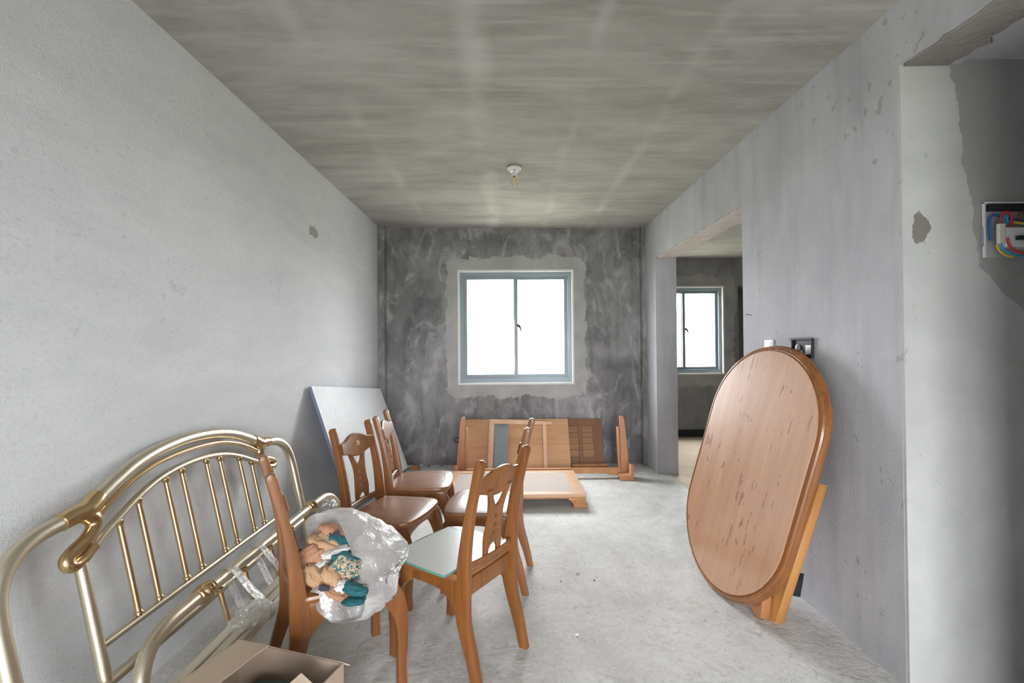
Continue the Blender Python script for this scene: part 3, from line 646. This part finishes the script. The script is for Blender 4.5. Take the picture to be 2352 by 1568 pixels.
# ------------------------------------------------------------------ cardboard box in the corner
BA = math.radians(-17); BW, BD, BH = .44, .42, .37; t = .005; BC = atz(548, 1469, BH); BC.z = 0
bxo = thing('cardboard_box', 'open brown cardboard box with torn flaps beside the bed rails', 'box', BC, BA)
for nm, lo, hi in (('base', (0, -BD, 0), (BW, 0, t)), ('box_wall', (0, -t, t), (BW, 0, BH)), ('box_wall', (0, -BD, t), (BW, -BD + t, BH)), ('box_wall', (0, -BD + t, t), (t, -t, BH)), ('box_wall', (BW - t, -BD + t, t), (BW, -t, BH))):
    box(nm, lo, hi, M['card'], bxo)
def flap(nm, quad, mat):
    bm = bmesh.new(); q = [Vector(p) for p in quad]; nrm = (q[1] - q[0]).cross(q[3] - q[0]).normalized() * .002
    rr = random.Random(len(nm)); n = 10; g = [[None] * (n + 1) for _ in range(3)]
    top, bot = [], []
    for i in range(n + 1):
        a = q[0].lerp(q[1], i / n); b2 = q[3].lerp(q[2], i / n); b2 = b2 + (b2 - a) * (rr.uniform(-.05, .0) if 0 < i < n else 0)
        top.append((bm.verts.new(a + nrm), bm.verts.new(b2 + nrm))); bot.append((bm.verts.new(a - nrm), bm.verts.new(b2 - nrm)))
    for s in (top, bot):
        for i in range(n): bm.faces.new((s[i][0], s[i + 1][0], s[i + 1][1], s[i][1]))
    for i in range(n):
        for e in (0, 1): bm.faces.new((top[i][e], top[i + 1][e], bot[i + 1][e], bot[i][e]))
    for i in (0, n): bm.faces.new((top[i][0], top[i][1], bot[i][1], bot[i][0]))
    return link(nm, fin(bm), mat, bxo)
flap('flap', [(.002, 0, BH), (.002, -BD, BH), (.135, -BD, BH + .006), (.135, -.0, BH + .004)], M['card_in'])
flap('flap', [(BW, -BD, BH), (BW, -.12, BH), (BW - .03, -.16, BH + .07), (BW - .03, -BD, BH + .085)], M['card_in'])
flap('flap', [(0, 0, BH), (BW, 0, BH), (BW + .015, .012, BH - .012), (-.003, .012, BH - .006)], M['card'])
def blanket(name, lo, hi, seed, label):
    bm = bmesh.new(); box_bm(bm, lo, hi); bmesh.ops.subdivide_edges(bm, edges=bm.edges[:], cuts=9, use_grid_fill=True)
    c = (Vector(lo) + Vector(hi)) / 2; hs = (Vector(hi) - Vector(lo)) / 2
    for v in bm.verts:
        d = v.co - c; q = Vector((d.x / hs.x, d.y / hs.y, d.z / hs.z)); q = q / max(1e-6, (abs(q.x) ** 5 + abs(q.y) ** 5 + abs(q.z) ** 5) ** .2)
        v.co = c + Vector((q.x * hs.x, q.y * hs.y, q.z * hs.z)) + Vector((0, 0, .012 * noise.noise(Vector((d.x * 9 + seed, d.y * 5, d.z * 9))))) 
    o = link(name, fin(bm), M['green'], None, True); o.matrix_world = Matrix.Translation(BC) @ Matrix.Rotation(BA, 4, 'Z')
    return tag(o, label, 'cloth')
blanket('folded_cloth', (.02, -BD + .02, .01), (BW - .03, -.02, .235), 1, 'dark green folded cloth filling the cardboard box')
blanket('rolled_cloth', (.15, -.18, .238), (BW - .05, -.05, .32), 5, 'dark green rolled cloth lying on the folded cloth in the box')

# ------------------------------------------------------------------ plastic bag of clothes
rimpx = [(735, 1178, 2.06), (695, 1203, 2.0), (681, 1245, 1.93), (690, 1310, 1.87), (712, 1375, 1.80), (745, 1418, 1.76), (790, 1432, 1.75), (832, 1410, 1.77), (838, 1368, 1.80), (825, 1318, 1.86), (800, 1250, 1.93), (772, 1190, 2.02)]
rim = catmull([aty(*p) for p in rimpx], 6, True)
tip = atz(936, 1246, .50); rc = sum(rim, Vector()) / len(rim); ax = (tip - rc).normalized()
bag = thing('plastic_bag', 'milky translucent plastic bag lying open on a chair seat', 'bag', (-.70, 1.97, .468))
bm = bmesh.new(); rows = []; NS = 22
for k in range(NS + 1):
    s = k / NS; row = []
    for i, p in enumerate(rim):
        d = p - rc; d = d - ax * d.dot(ax)
        shrink = (1 - s) ** .75 if s < 1 else 0
        base = rc + (p - rc).project(ax) * (1 - s) + ax * ((tip - rc).length * s)
        rad = d * (shrink * (1 - .0 * s) + .16 * math.sin(PI * s)) + d.normalized() * .025 * (1 - (2 * s - 1) ** 2)
        q = base + rad
        cr = noise.noise(q * 22) * .012 + abs(noise.noise(q * 45)) * .010 + noise.noise(Vector((i * .45, s * 2, 4))) * .022
        q = q + d.normalized() * cr * (.3 + min(1, s * 5) * .7) * (1 if s < .97 else .2)
        loc = Matrix.Rotation(math.radians(58.1), 3, 'Z') @ (q - Vector((*CA, 0)))
        if abs(loc.x) < .235 and -.25 < loc.y < .25 and q.z < .479 and s > .04: q.z = .479 + .004 * (i % 3)
        lb = Matrix.Rotation(math.radians(-56), 3, 'Z') @ (q - Vector((-.262, 2.19, 0)))
        if abs(lb.x) < .25 and abs(lb.y) < .27 and q.z < .479: q.z = .479 + .004 * (i % 3)
        if loc.y < -.135 and abs(loc.x) < .26:
            loc.y = -.135; q = Matrix.Rotation(math.radians(-58.1), 3, 'Z') @ loc + Vector((*CA, 0))
        row.append(bm.verts.new(q - Vector((-.70, 1.97, .468))))
    rows.append(row)
for a, b2 in zip(rows, rows[1:]):
    for i in range(len(a)): bm.faces.new((a[i], a[(i + 1) % len(a)], b2[(i + 1) % len(a)], b2[i]))
bmesh.ops.remove_doubles(bm, verts=bm.verts, dist=1e-4)
link('film', fin(bm), M['bag'], bag, True)

def knit(name, c, c2, scale=260):
    mt, nt, b = new_mat(name); v = coords(nt)
    w = N(nt, 'ShaderNodeTexWave', Scale=scale / 4, Distortion=1.5); L(nt, v, w.inputs[0])
    n = N(nt, 'ShaderNodeTexNoise', Scale=20.0, Detail=4.0); L(nt, v, n.inputs[0])
    cc = mixc(nt, n.outputs[0], c, c2); L(nt, cc, b.inputs['Base Color']); b.inputs['Roughness'].default_value = .85
    bp = N(nt, 'ShaderNodeBump', Strength=.4, Distance=.002); L(nt, w.outputs[0], bp.inputs['Height']); L(nt, bp.outputs[0], b.inputs['Normal']); return mt
M['tan'] = knit('tan_knit', (.50, .30, .17), (.62, .40, .24)); M['rust'] = knit('rust_knit', (.46, .22, .13), (.56, .30, .19))
M['white_c'] = knit('white_cotton', (.72, .70, .68), (.80, .78, .75)); M['navy'] = plain('navy_label', (.04, .04, .075), .8)
mt = knit('teal_cotton_lace_print', (.018, .115, .135), (.03, .16, .18)); nt = mt.node_tree; b = nt.nodes['Principled BSDF']
src = b.inputs['Base Color'].links[0].from_socket; v = coords(nt)
n = N(nt, 'ShaderNodeTexNoise', Scale=60.0, Detail=6.0, Distortion=2.0); L(nt, v, n.inputs[0])
n2 = N(nt, 'ShaderNodeTexNoise', Scale=9.0, Detail=1.0); L(nt, v, n2.inputs[0])
fk = mth(nt, 'MULTIPLY', ramp(nt, n.outputs[0], [(.47, (0, 0, 0)), (.5, (1, 1, 1))]).outputs[0], ramp(nt, n2.outputs[0], [(.56, (0, 0, 0)), (.59, (1, 1, 1))]).outputs[0])
L(nt, mixc(nt, fk, src, (.62, .42, .26)), b.inputs['Base Color']); M['teal'] = mt
cl = thing('clothing_bundle', 'crumpled tan, teal and white garments stuffed in the plastic bag', 'clothes', (-.70, 1.97, .468)); cl0 = Vector((-.70, 1.97, .468))
def lump(name, px, py, Y, sx, sy, sz, ang, mat, seed):
    Y = 2.0 - (py - 1215) * .00135 + (Y - 2.09 + (py - 1222) * .00121) * .5; c = aty(px, py, Y); bm = bmesh.new(); bmesh.ops.create_icosphere(bm, subdivisions=5, radius=1)
    R = Matrix.Rotation(math.radians(ang), 3, 'Y')
    for v in bm.verts:
        d = v.co.copy(); sv = Vector((seed * 1.7, seed, 0))
        d = Vector([math.copysign(abs(k) ** .72, k) for k in d])          # squarer, like a folded garment
        fold = math.sin(9 * d.z + 2.2 * d.x + 3.2 * noise.noise(d * 1.2 + sv))
        f = 1.0 + .22 * noise.noise(d * 1.3 + sv) + .05 * fold - .12 * (1 - min(1, abs(noise.noise(Vector((d.x * .9, d.y, d.z * 2.4)) + sv)) * 4))
        q = c + R @ (Vector((d.x * sx, d.y * sy + .006 * fold, d.z * sz)) * f)
        loc = Matrix.Rotation(math.radians(58.1), 3, 'Z') @ (q - Vector((*CA, 0)))
        if q.z < .482 and loc.x < .225: q.z = .482 + (.482 - q.z) * .02
        v.co = q - cl0
    return link(name, fin(bm), M[mat], cl, True)
LUMPS = [('sleeve', 714, 1280, 1.985, .055, .03, .050, -32, 'rust', 1), ('cuff', 720, 1303, 1.965, .055, .028, .013, -24, 'white_c', 2),
         ('knit_panel', 748, 1252, 2.03, .080, .035, .032, 22, 'tan', 3), ('collar', 764, 1224, 2.09, .062, .035, .026, 28, 'rust', 4),
         ('printed_panel', 784, 1246, 2.07, .065, .035, .024, 30, 'teal', 5), ('printed_panel', 793, 1302, 1.985, .066, .04, .052, 30, 'teal', 6),
         ('stripe', 762, 1270, 1.985, .070, .028, .016, -16, 'white_c', 7), ('sleeve', 726, 1328, 1.95, .062, .035, .036, 40, 'tan', 8),
         ('knit_panel', 766, 1332, 1.945, .060, .035, .030, 48, 'tan', 9), ('cuff', 814, 1352, 1.915, .052, .028, .018, 14, 'teal', 10),
         ('stripe', 784, 1346, 1.92, .022, .028, .022, 14, 'white_c', 11), ('sleeve', 772, 1362, 1.91, .050, .028, .014, 26, 'rust', 12),
         ('lining', 742, 1376, 1.915, .045, .025, .034, 40, 'white_c', 13), ('cuff', 812, 1380, 1.905, .045, .026, .012, -4, 'teal', 14)]
for a in LUMPS: lump(*a)
for px, py, Y, s, ang in ((694, 1268, 1.885, .014, 20), (773, 1225, 1.945, .014, -30), (744, 1353, 1.775, .02, 10)):
    c = aty(px, py, Y) - cl0; box('sewn_label', (-s, -.002, -s * .7), (s, .002, s * .7), M['navy'], cl, 0, Matrix.Translation(c) @ Matrix.Rotation(math.radians(ang), 4, 'Y'))

# ------------------------------------------------------------------ striped panel leaning in the back-left corner
TLp, BLp, BRp = Vector((XL + .03, 3.53, 1.12)), Vector((-1.185, 3.46, .215)), Vector((-1.175, 5.42, .02))
ue = (BRp - BLp); LN = ue.length - .07; ue.normalize(); ve = TLp - BLp; ve = (ve - ue * ve.dot(ue)); HT = ve.length; ve.normalize(); ne = ve.cross(ue)
if ne.x < 0: ne = -ne
pm = Matrix((ue, ve, ne)).transposed().to_4x4(); pm.translation = BLp
pan = thing('ribbed_panel', 'white ribbed panel with blue-grey stripes leaning in the corner', 'panel'); pan.matrix_world = pm
box('backing_sheet', (0, 0, -.02), (LN, HT, 0), M['rib_back'], pan)
bm = bmesh.new(); k = 0; pitch_ = .0275
while k * pitch_ < LN - .03: box_bm(bm, (k * pitch_ + .004, .002, -.001), (k * pitch_ + .0185, HT - .002, .006)); k += 1
o = link('rib', fin(bm), M['rib'], pan); o['kind'] = 'stuff'

# ------------------------------------------------------------------ low panelled base with bracket feet
pb = thing('low_table_base', 'low wooden table base with pale glossy panel and bracket feet', 'table', (.025, 4.42, 0))
hx_, hy_, zt = .635, .39, .125
def fr(lo, hi): return (lo, hi)
for nm, lo, hi in (('frame_rail', (-hx_, hy_ - .085, zt - .028), (hx_, hy_, zt)), ('frame_rail', (-hx_, -hy_, zt - .028), (hx_, -hy_ + .085, zt)), ('frame_stile', (-hx_, -hy_ + .085, zt - .028), (-hx_ + .10, hy_ - .085, zt)), ('frame_stile', (hx_ - .10, -hy_ + .085, zt - .028), (hx_, hy_ - .085, zt))):
    box(nm, lo, hi, M['dusty_wood'], pb, .004)
box('inset_panel', (-hx_ + .10, -hy_ + .085, zt - .022), (hx_ - .10, hy_ - .085, zt - .007), M['gloss_panel'], pb)
box('edge_moulding', (-hx_ + .006, -hy_ + .006, zt - .044), (hx_ - .006, -hy_ + .03, zt - .028), M['orange_wood'], pb, .004)
box('edge_moulding', (hx_ - .03, -hy_ + .03, zt - .044), (hx_ - .006, hy_ - .006, zt - .028), M['orange_wood'], pb, .004)
foot = [(.02, 0), (.138, 0), (.142, .016), (.132, .026), (.120, .03), (.124, .048), (.114, .056), (.126, .068), (.126, .082), (-.03, .082), (-.026, .066), (-.004, .058), (-.002, .044), (.012, .036), (.012, .02)]
for sx in (-1, 1):
    for sy in (-1, 1):
        plate('bracket_foot', [foot], .11, .006, lambda a, b, c, sx=sx, sy=sy: (sx * (hx_ - .125 + a), sy * (hy_ - .065) + c, b), M['orange_wood'], pb)
for x in (-.6, -.53, .53, .6):
    for y in (-.36, .36):
        bm = bmesh.new(); bmesh.ops.create_circle(bm, cap_ends=True, segments=8, radius=.004, matrix=Matrix.Translation((x, y, zt + .0006))); link('screw_hole', fin(bm), M['black'], pb)

# ------------------------------------------------------------------ dismantled cabinet frame by the back wall
cf = thing('cabinet_frame', 'wooden cabinet frame with two tapered posts and a low rail', 'furniture frame', (.35, 4.99, 0))
def post(sx, x_in):
    # x measured outwards from x_in
    ol = [(0, .03), (.095, .03), (.088, .2), (.062, .55), (.05, .632), (.04, .645), (.012, .648), (.005, .640)]
    tilt = lambda b: .10 * b
    plate('tapered_post', [ol], .035, .004, lambda a, b, c: (x_in + sx * a, tilt(b) + c, b), M['orange_wood'], cf, False)
    plate('ledge_strip', [[(0, .04), (.022, .04), (.022, .53), (0, .53)]], .05, .002, lambda a, b, c: (x_in - sx * (a + .004), tilt(b) + c + .0, b), M['orange_wood'], cf, False)
    fo = [(-.08, 0), (.07, 0), (.07, .16), (.03, .16), (.03, .06), (-.09, .055)]
    plate('corner_foot', [fo], .09, .005, lambda a, b, c: (x_in + sx * (a + .04), -.10 + c, b), M['orange_wood'], cf, False)
post(1, .84); post(-1, -.835)
rl = seg2([(-.84, .095), (-.84, .03)], [(-.72, .03), (-.66, .045), (-.58, .05)], [(.58, .05), (.66, .045), (.72, .03)], [(.84, .03), (.84, .095)])
plate('low_rail', [rl], .03, .004, lambda a, b, c: (a, -.03 + c, b), M['orange_wood'], cf, False)
box('rail_cap', (-.83, -.05, .095), (.83, .0, .104), M['orange_wood'], cf, .002)
tube('black_hook', [(-.90, .02, .42), (-.93, .015, .43), (-.95, .01, .42), (-.95, .01, .40), (-.93, .015, .385), (-.905, .02, .39)], .006, M['black'], cf, 8, 4)

# panels leaning on the back wall
def leaning(name, label, cat, yb, yt, ht, group=None):
    a = math.atan2(yt - yb, ht); mtx = Matrix.Translation((0, yb, 0)) @ Matrix.Rotation(-a, 4, 'X')
    t = thing(name, label, cat, (0, 0, 0), 0, group); t.matrix_world = mtx; return t, math.hypot(yt - yb, ht)
t, hh = leaning('plywood_panel', 'wide light orange plywood panel leaning on the dark wall', 'panel', 5.20, 5.485, .55)
box('board', (-.54, -.007, .0), (.685, .009, hh), M['ply'], t, .002)
t, hh = leaning('open_frame', 'pale wooden frame with a grey strip leaning on the plywood', 'frame', 5.13, 5.425, .56)
def lx(px, py, t): q = on(px, py, t.matrix_world.to_3x3() @ Vector((0, 1, 0)), (t.matrix_world.to_3x3() @ Vector((0, 1, 0))).dot(t.matrix_world.translation)); return t.matrix_world.inverted() @ q
a = lx(1124, 966, t); b2 = lx(1117, 1080, t)
plate('stile', [[(a.x, hh), (a.x + .06, hh), (a.x + .045, .0), (a.x - .015, .0)]], .022, .003, lambda u, v, w: (u, w, v), M['pale_wood'], t, False)
plate('top_rail', [[(a.x + .058, hh), (a.x + .73, hh - .035), (a.x + .73, hh - .075), (a.x + .058, hh - .055)]], .022, .003, lambda u, v, w: (u, w, v), M['pale_wood'], t, False)
plate('stile', [[(a.x + .622, hh - .072), (a.x + .662, hh - .073), (a.x + .655, .0), (a.x + .615, .0)]], .02, .003, lambda u, v, w: (u, w, v), M['pale_wood'], t, False)
plate('grey_strip', [[(a.x + .064, hh - .057), (a.x + .22, hh - .06), (a.x + .205, .0), (a.x + .05, .0)]], .010, .001, lambda u, v, w: (u, w + .004, v), M['grey_panel'], t, False)
for i in range(5):
    z = hh - .03 - i * .115
    for du, dz in ((.012, 0), (.13, -.05 if i else -.045)):
        if du > .1 and i % 2: continue
        bm = bmesh.new(); bmesh.ops.create_circle(bm, cap_ends=True, segments=8, radius=.0045, matrix=Matrix.Translation((a.x + du - .012 * i * .3, -.0118 if du < .1 else -.0018, z + dz * (du > .1))) @ Matrix.Rotation(PI / 2, 4, 'X')); link('screw_hole', fin(bm), M['black'], t)
t, hh = leaning('panelled_door', 'dark brown wooden cabinet door with boarded back by the plywood', 'cabinet door', 5.33, 5.536, .54)
x0, x1 = .70, 1.085
box('top_rail', (x0 - .2, -.012, hh - .085), (x1, .012, hh), M['brown_wood'], t, .003)
box('stile', (x1 - .105, -.012, .055), (x1 - .0, .012, hh - .085), M['brown_wood'], t, .003)
box('stile', (x0 + .105, -.02, .05), (x0 + .15, .012, hh - .06), M['brown_wood'], t, .003)
box('lower_rail', (x0 - .2, -.012, .055), (x1 - .105, .008, .13), M['brown_wood'], t, .003)
zz = [.13, .215, .285, .355, .415, hh - .085]
for z0, z1 in zip(zz, zz[1:]): box('backboard', (x0 - .2, -.004, z0 + .0015), (x1 - .105, .008, z1 - .0015), M['knotty'], t, .001)
box('bottom_ledge', (x0 - .0, -.055, .015), (x1 + .03, .02, .05), M['orange_wood'], t, .006)
box('block', (x0 + .02, -.01, 0), (x0 + .2, .02, .016), M['brown_wood'], t)

# ------------------------------------------------------------------ ceiling lamp
lc = atz(1181, 384, zc(.05)); lz = zc(lc.x)
lp = thing('ceiling_lamp', 'white lampholder with bare clear bulb on the concrete ceiling', 'lamp', (lc.x, lc.y, lz))
lathe('base_plate', [(0, .05), (.004, .056), (.014, .058), (.02, .052), (.03, .038), (.04, .03)], (0, 0, 0), (0, 0, -1), M['porcelain'], lp, 28)
lathe('lampholder', [(0, .024), (.02, .019), (.034, .018), (.042, .019), (.042, .014)], (0, 0, -.03), (0, 0, -1), M['porcelain'], lp, 20)
lathe('bulb_cap', [(0, .013), (.012, .013)], (0, 0, -.070), (0, 0, -1), M['rusty'], lp, 16)
lathe('bulb', [(0, .0125), (.006, .015), (.022, .023), (.036, .026), (.05, .0255), (.062, .021), (.07, .012), (.073, .001)], (0, 0, -.080), (0, 0, -1), sheet('amber_bulb_glass', (.75, .62, .34), .35, .08, .4, .3), lp, 20)
box('switch_cord_stub', (-.002, -.04, -.046), (.002, -.036, -.028), M['black'], lp)

# ------------------------------------------------------------------ wall sockets, nails, cable box
so = thing('wall_socket', 'white two-hole wall socket above the oval table', 'socket', (XR, 2.86, 1.375))
pa, pc = atx(1757, 780, XR), atx(1780, 802, XR); ym, zm = (pa.y + pc.y) / 2, 1.40
so.location = (XR, ym, zm)
box('plate', (-.012, -.043, -.05), (0, .043, .043), M['porcelain'], so, .004)
box('inset', (-.015, -.032, -.038), (-.012, .032, .032), M['porcelain'], so, .001)
for d in (-.012, .012): lathe('socket_hole', [(0, .008), (.0015, .008)], (-.0152, d, -.018), (-1, d, -.018), M['rusty'], so, 12)
pa, pc = atx(1823, 779, XR), atx(1871, 823, XR)
hk = thing('switch_box', 'open black plastic switch box with white sticker and loose cable', 'switch box', (XR, (pa.y + pc.y) / 2, (pa.z + pc.z) / 2))
wy, wz = abs(pa.y - pc.y) / 2, abs(pa.z - pc.z) / 2
box('back', (-.004, -wy, -wz), (0, wy, wz), M['black'], hk, .001)
for lo, hi in (((-.016, -wy, wz - .006), (-.004, wy, wz)), ((-.016, -wy, -wz), (-.004, wy, -wz + .006)), ((-.016, -wy, -wz + .006), (-.004, -wy + .006, wz - .006)), ((-.016, wy - .006, -wz + .006), (-.004, wy, wz - .006))): box('box_wall', lo, hi, M['black'], hk, .001)
box('lid_hinge', (-.02, -wy - .008, wz - .004), (-.012, wy + .008, wz + .006), M['black'], hk, .001)
box('sticker', (-.006, -wy + .02, -wz * .6), (-.004, -wy * .25, wz * .35), M['porcelain'], hk)
lathe('terminal', [(0, .018), (.008, .018), (.010, .010), (.014, .010)], (-.004, wy * .45, .005), (-1, wy * .45, .005), plain('grey_plastic', (.25, .25, .25), .4), hk, 16)
tube('loose_cable', [(-.006, .01, -.01), (-.015, .0, -.02), (-.016, -.01, -.03), (-.014, .005, -.04), (-.010, -.02, -wz - .005)], .003, plain('grey_cable', (.38, .37, .34), .5), hk, 8, 5)
for px, py, lab, q in ((1727, 724, 'bent rusty nail in the grey wall beside the doorway', (-.03, .02, .006)),):
    p = atx(px, py, XR); o = tube('nail', [(0, 0, 0), (q[0] * .6, q[1] * .5, q[2]), q], .0022, M['rusty']); o.location = p; tag(o, lab, 'nail')

# distribution box in the hall wall
ew = thing('cable_box', 'open electrical distribution box with coloured wires in the pale wall', 'electrical box', tuple(aty(2306, 530, 1.885)))
c0 = Vector(ew.location)
def e(px, py, d=0.0): q = aty(px, py, 1.885) - c0; q.y = d; return q
lo, hi = e(2257, 592), e(2420, 466); X0, X1, Z0, Z1 = lo.x, hi.x, lo.z, hi.z
box('back_plate', (X0, -.004, Z0), (X1, .0, Z1), plain('grey_steel', (.42, .42, .44), .4), ew)
for l2, h2 in (((X0 - .004, -.012, Z1 - .004), (X1, -.004, Z1 + .003)), ((X0 - .004, -.012, Z0), (X0 + .002, -.004, Z1)),): box('rim', l2, h2, M['porcelain'], ew)
g1, g2 = e(2262, 487), e(2420, 470); box('cable_tray', (g1.x, -.02, g1.z), (g2.x, -.004, g2.z), M['black'], ew, .002)
g1, g2 = e(2285, 573), e(2420, 527); box('breaker_row', (g1.x, -.045, g1.z), (g2.x, -.004, g2.z), M['porcelain'], ew, .004)
for a in (2304, 2341, 2376):
    g1, g2 = e(a, 557), e(a + 22, 548); box('toggle', (g1.x, -.058, g1.z), (g2.x, -.045, g2.z), M['black'], ew, .002)
g1 = e(2331, 536); box('indicator', (g1.x - .004, -.047, g1.z - .004), (g1.x + .004, -.045, g1.z + .004), plain('orange_lens', (.7, .25, .05), .4), ew)
g1, g2 = e(2267, 565), e(2281, 520); box('wire_clip', (g1.x, -.05, g1.z), (g2.x, -.035, g2.z), plain('cream_plastic', (.72, .70, .58), .4), ew, .003)
g1, g2 = e(2251, 566), e(2258, 524); box('side_tab', (g1.x, -.01, g1.z), (g2.x, 0, g2.z), plain('grey_steel_tab', (.32, .32, .35), .4), ew, .001)
WC = {'red': (.62, .04, .04), 'blue': (.02, .12, .34), 'yellow': (.75, .55, .03), 'light_blue': (.05, .32, .60), 'brown': (.18, .07, .05)}
for nm, pts, d in (('red', [(2276, 525), (2280, 500), (2292, 492), (2303, 500), (2300, 525)], .035), ('blue', [(2264, 555), (2262, 510), (2272, 496), (2300, 505), (2330, 508), (2420, 513)], .02),
                   ('yellow', [(2305, 516), (2330, 520), (2352, 525), (2420, 530)], .04), ('light_blue', [(2284, 520), (2290, 500), (2296, 510), (2292, 523)], .03), ('red', [(2284, 552), (2290, 572), (2305, 582), (2330, 587), (2420, 586)], .05),
                   ('light_blue', [(2270, 565), (2280, 580), (2300, 590), (2325, 592), (2420, 592)], .045), ('yellow', [(2272, 566), (2276, 576), (2290, 588), (2310, 594)], .03), ('brown', [(2334, 488), (2335, 500), (2333, 520)], .03), ('brown', [(2330, 490), (2326, 500), (2328, 507)], .025)):
    tube('wire', [e(x, y, -d) for x, y in pts], .0042, bpy.data.materials.get('wire_' + nm) or plain('wire_' + nm, WC[nm], .4), ew, 8, 6)

# ------------------------------------------------------------------ bits on the floor
def chip(px, py, sx, sy, sz, ang, mat, name, label, cat):
    p = atz(px, py); bm = bmesh.new(); bmesh.ops.create_icosphere(bm, subdivisions=2, radius=1)
    for v in bm.verts: v.co = Vector((v.co.x * sx, v.co.y * sy, v.co.z * sz)) * (1 + .3 * noise.noise(v.co * 2 + p * 9))
    zm = min(v.co.z for v in bm.verts)
    for v in bm.verts: v.co.z -= zm
    o = link(name, fin(bm), mat, None); o.location = p; o.rotation_euler.z = ang; return tag(o, label, cat)
o = tube('cigarette_butt', [(-.012, 0, .004), (.0, .0, .004), (.012, .003, .004)], .004, plain('butt_paper', (.62, .50, .38), .8), None, 8); o.location = atz(1327, 1317); o.rotation_euler.z = .7
tag(o, 'small stub lying on the open screed floor', 'stub')
chip(1365, 1333, .006, .004, .003, .3, M['rusty'], 'pebble', 'tiny dark brown chip beside the small stub', 'chip')
chip(1288, 1335, .005, .005, .003, 1, M['grey_panel'], 'pebble', 'tiny grey chip between chair legs and small stub', 'chip')
chip(1325, 1458, .012, .008, .004, .5, M['white_sill'], 'plaster_crumb', 'flat white plaster crumb on the screed floor', 'crumb')
chip(941, 1075, .06, .02, .02, .2, M['white_sill'], 'plaster_lump', 'pale rubble lump at the foot of the striped panel', 'rubble')
o = box('wood_offcut', (-.05, -.02, 0), (.06, .03, .045), M['orange_wood'], None, .006); o.location = atz(952, 1079); o.rotation_euler.z = -.3
tag(o, 'orange wood offcut on the floor behind the chairs', 'offcut')
for i, (px, py) in enumerate(((985, 1072), (1003, 1073), (1015, 1071), (968, 1070))):
    chip(px, py, .02, .012, .012, i, M['white_sill'] if i % 2 else M['back'], 'rubble_crumb', ('dark rubble crumb', 'pale rubble crumb')[i % 2] + ' at the foot of the dark wall', 'rubble')['group'] = 'rubble crumbs by the dark wall'
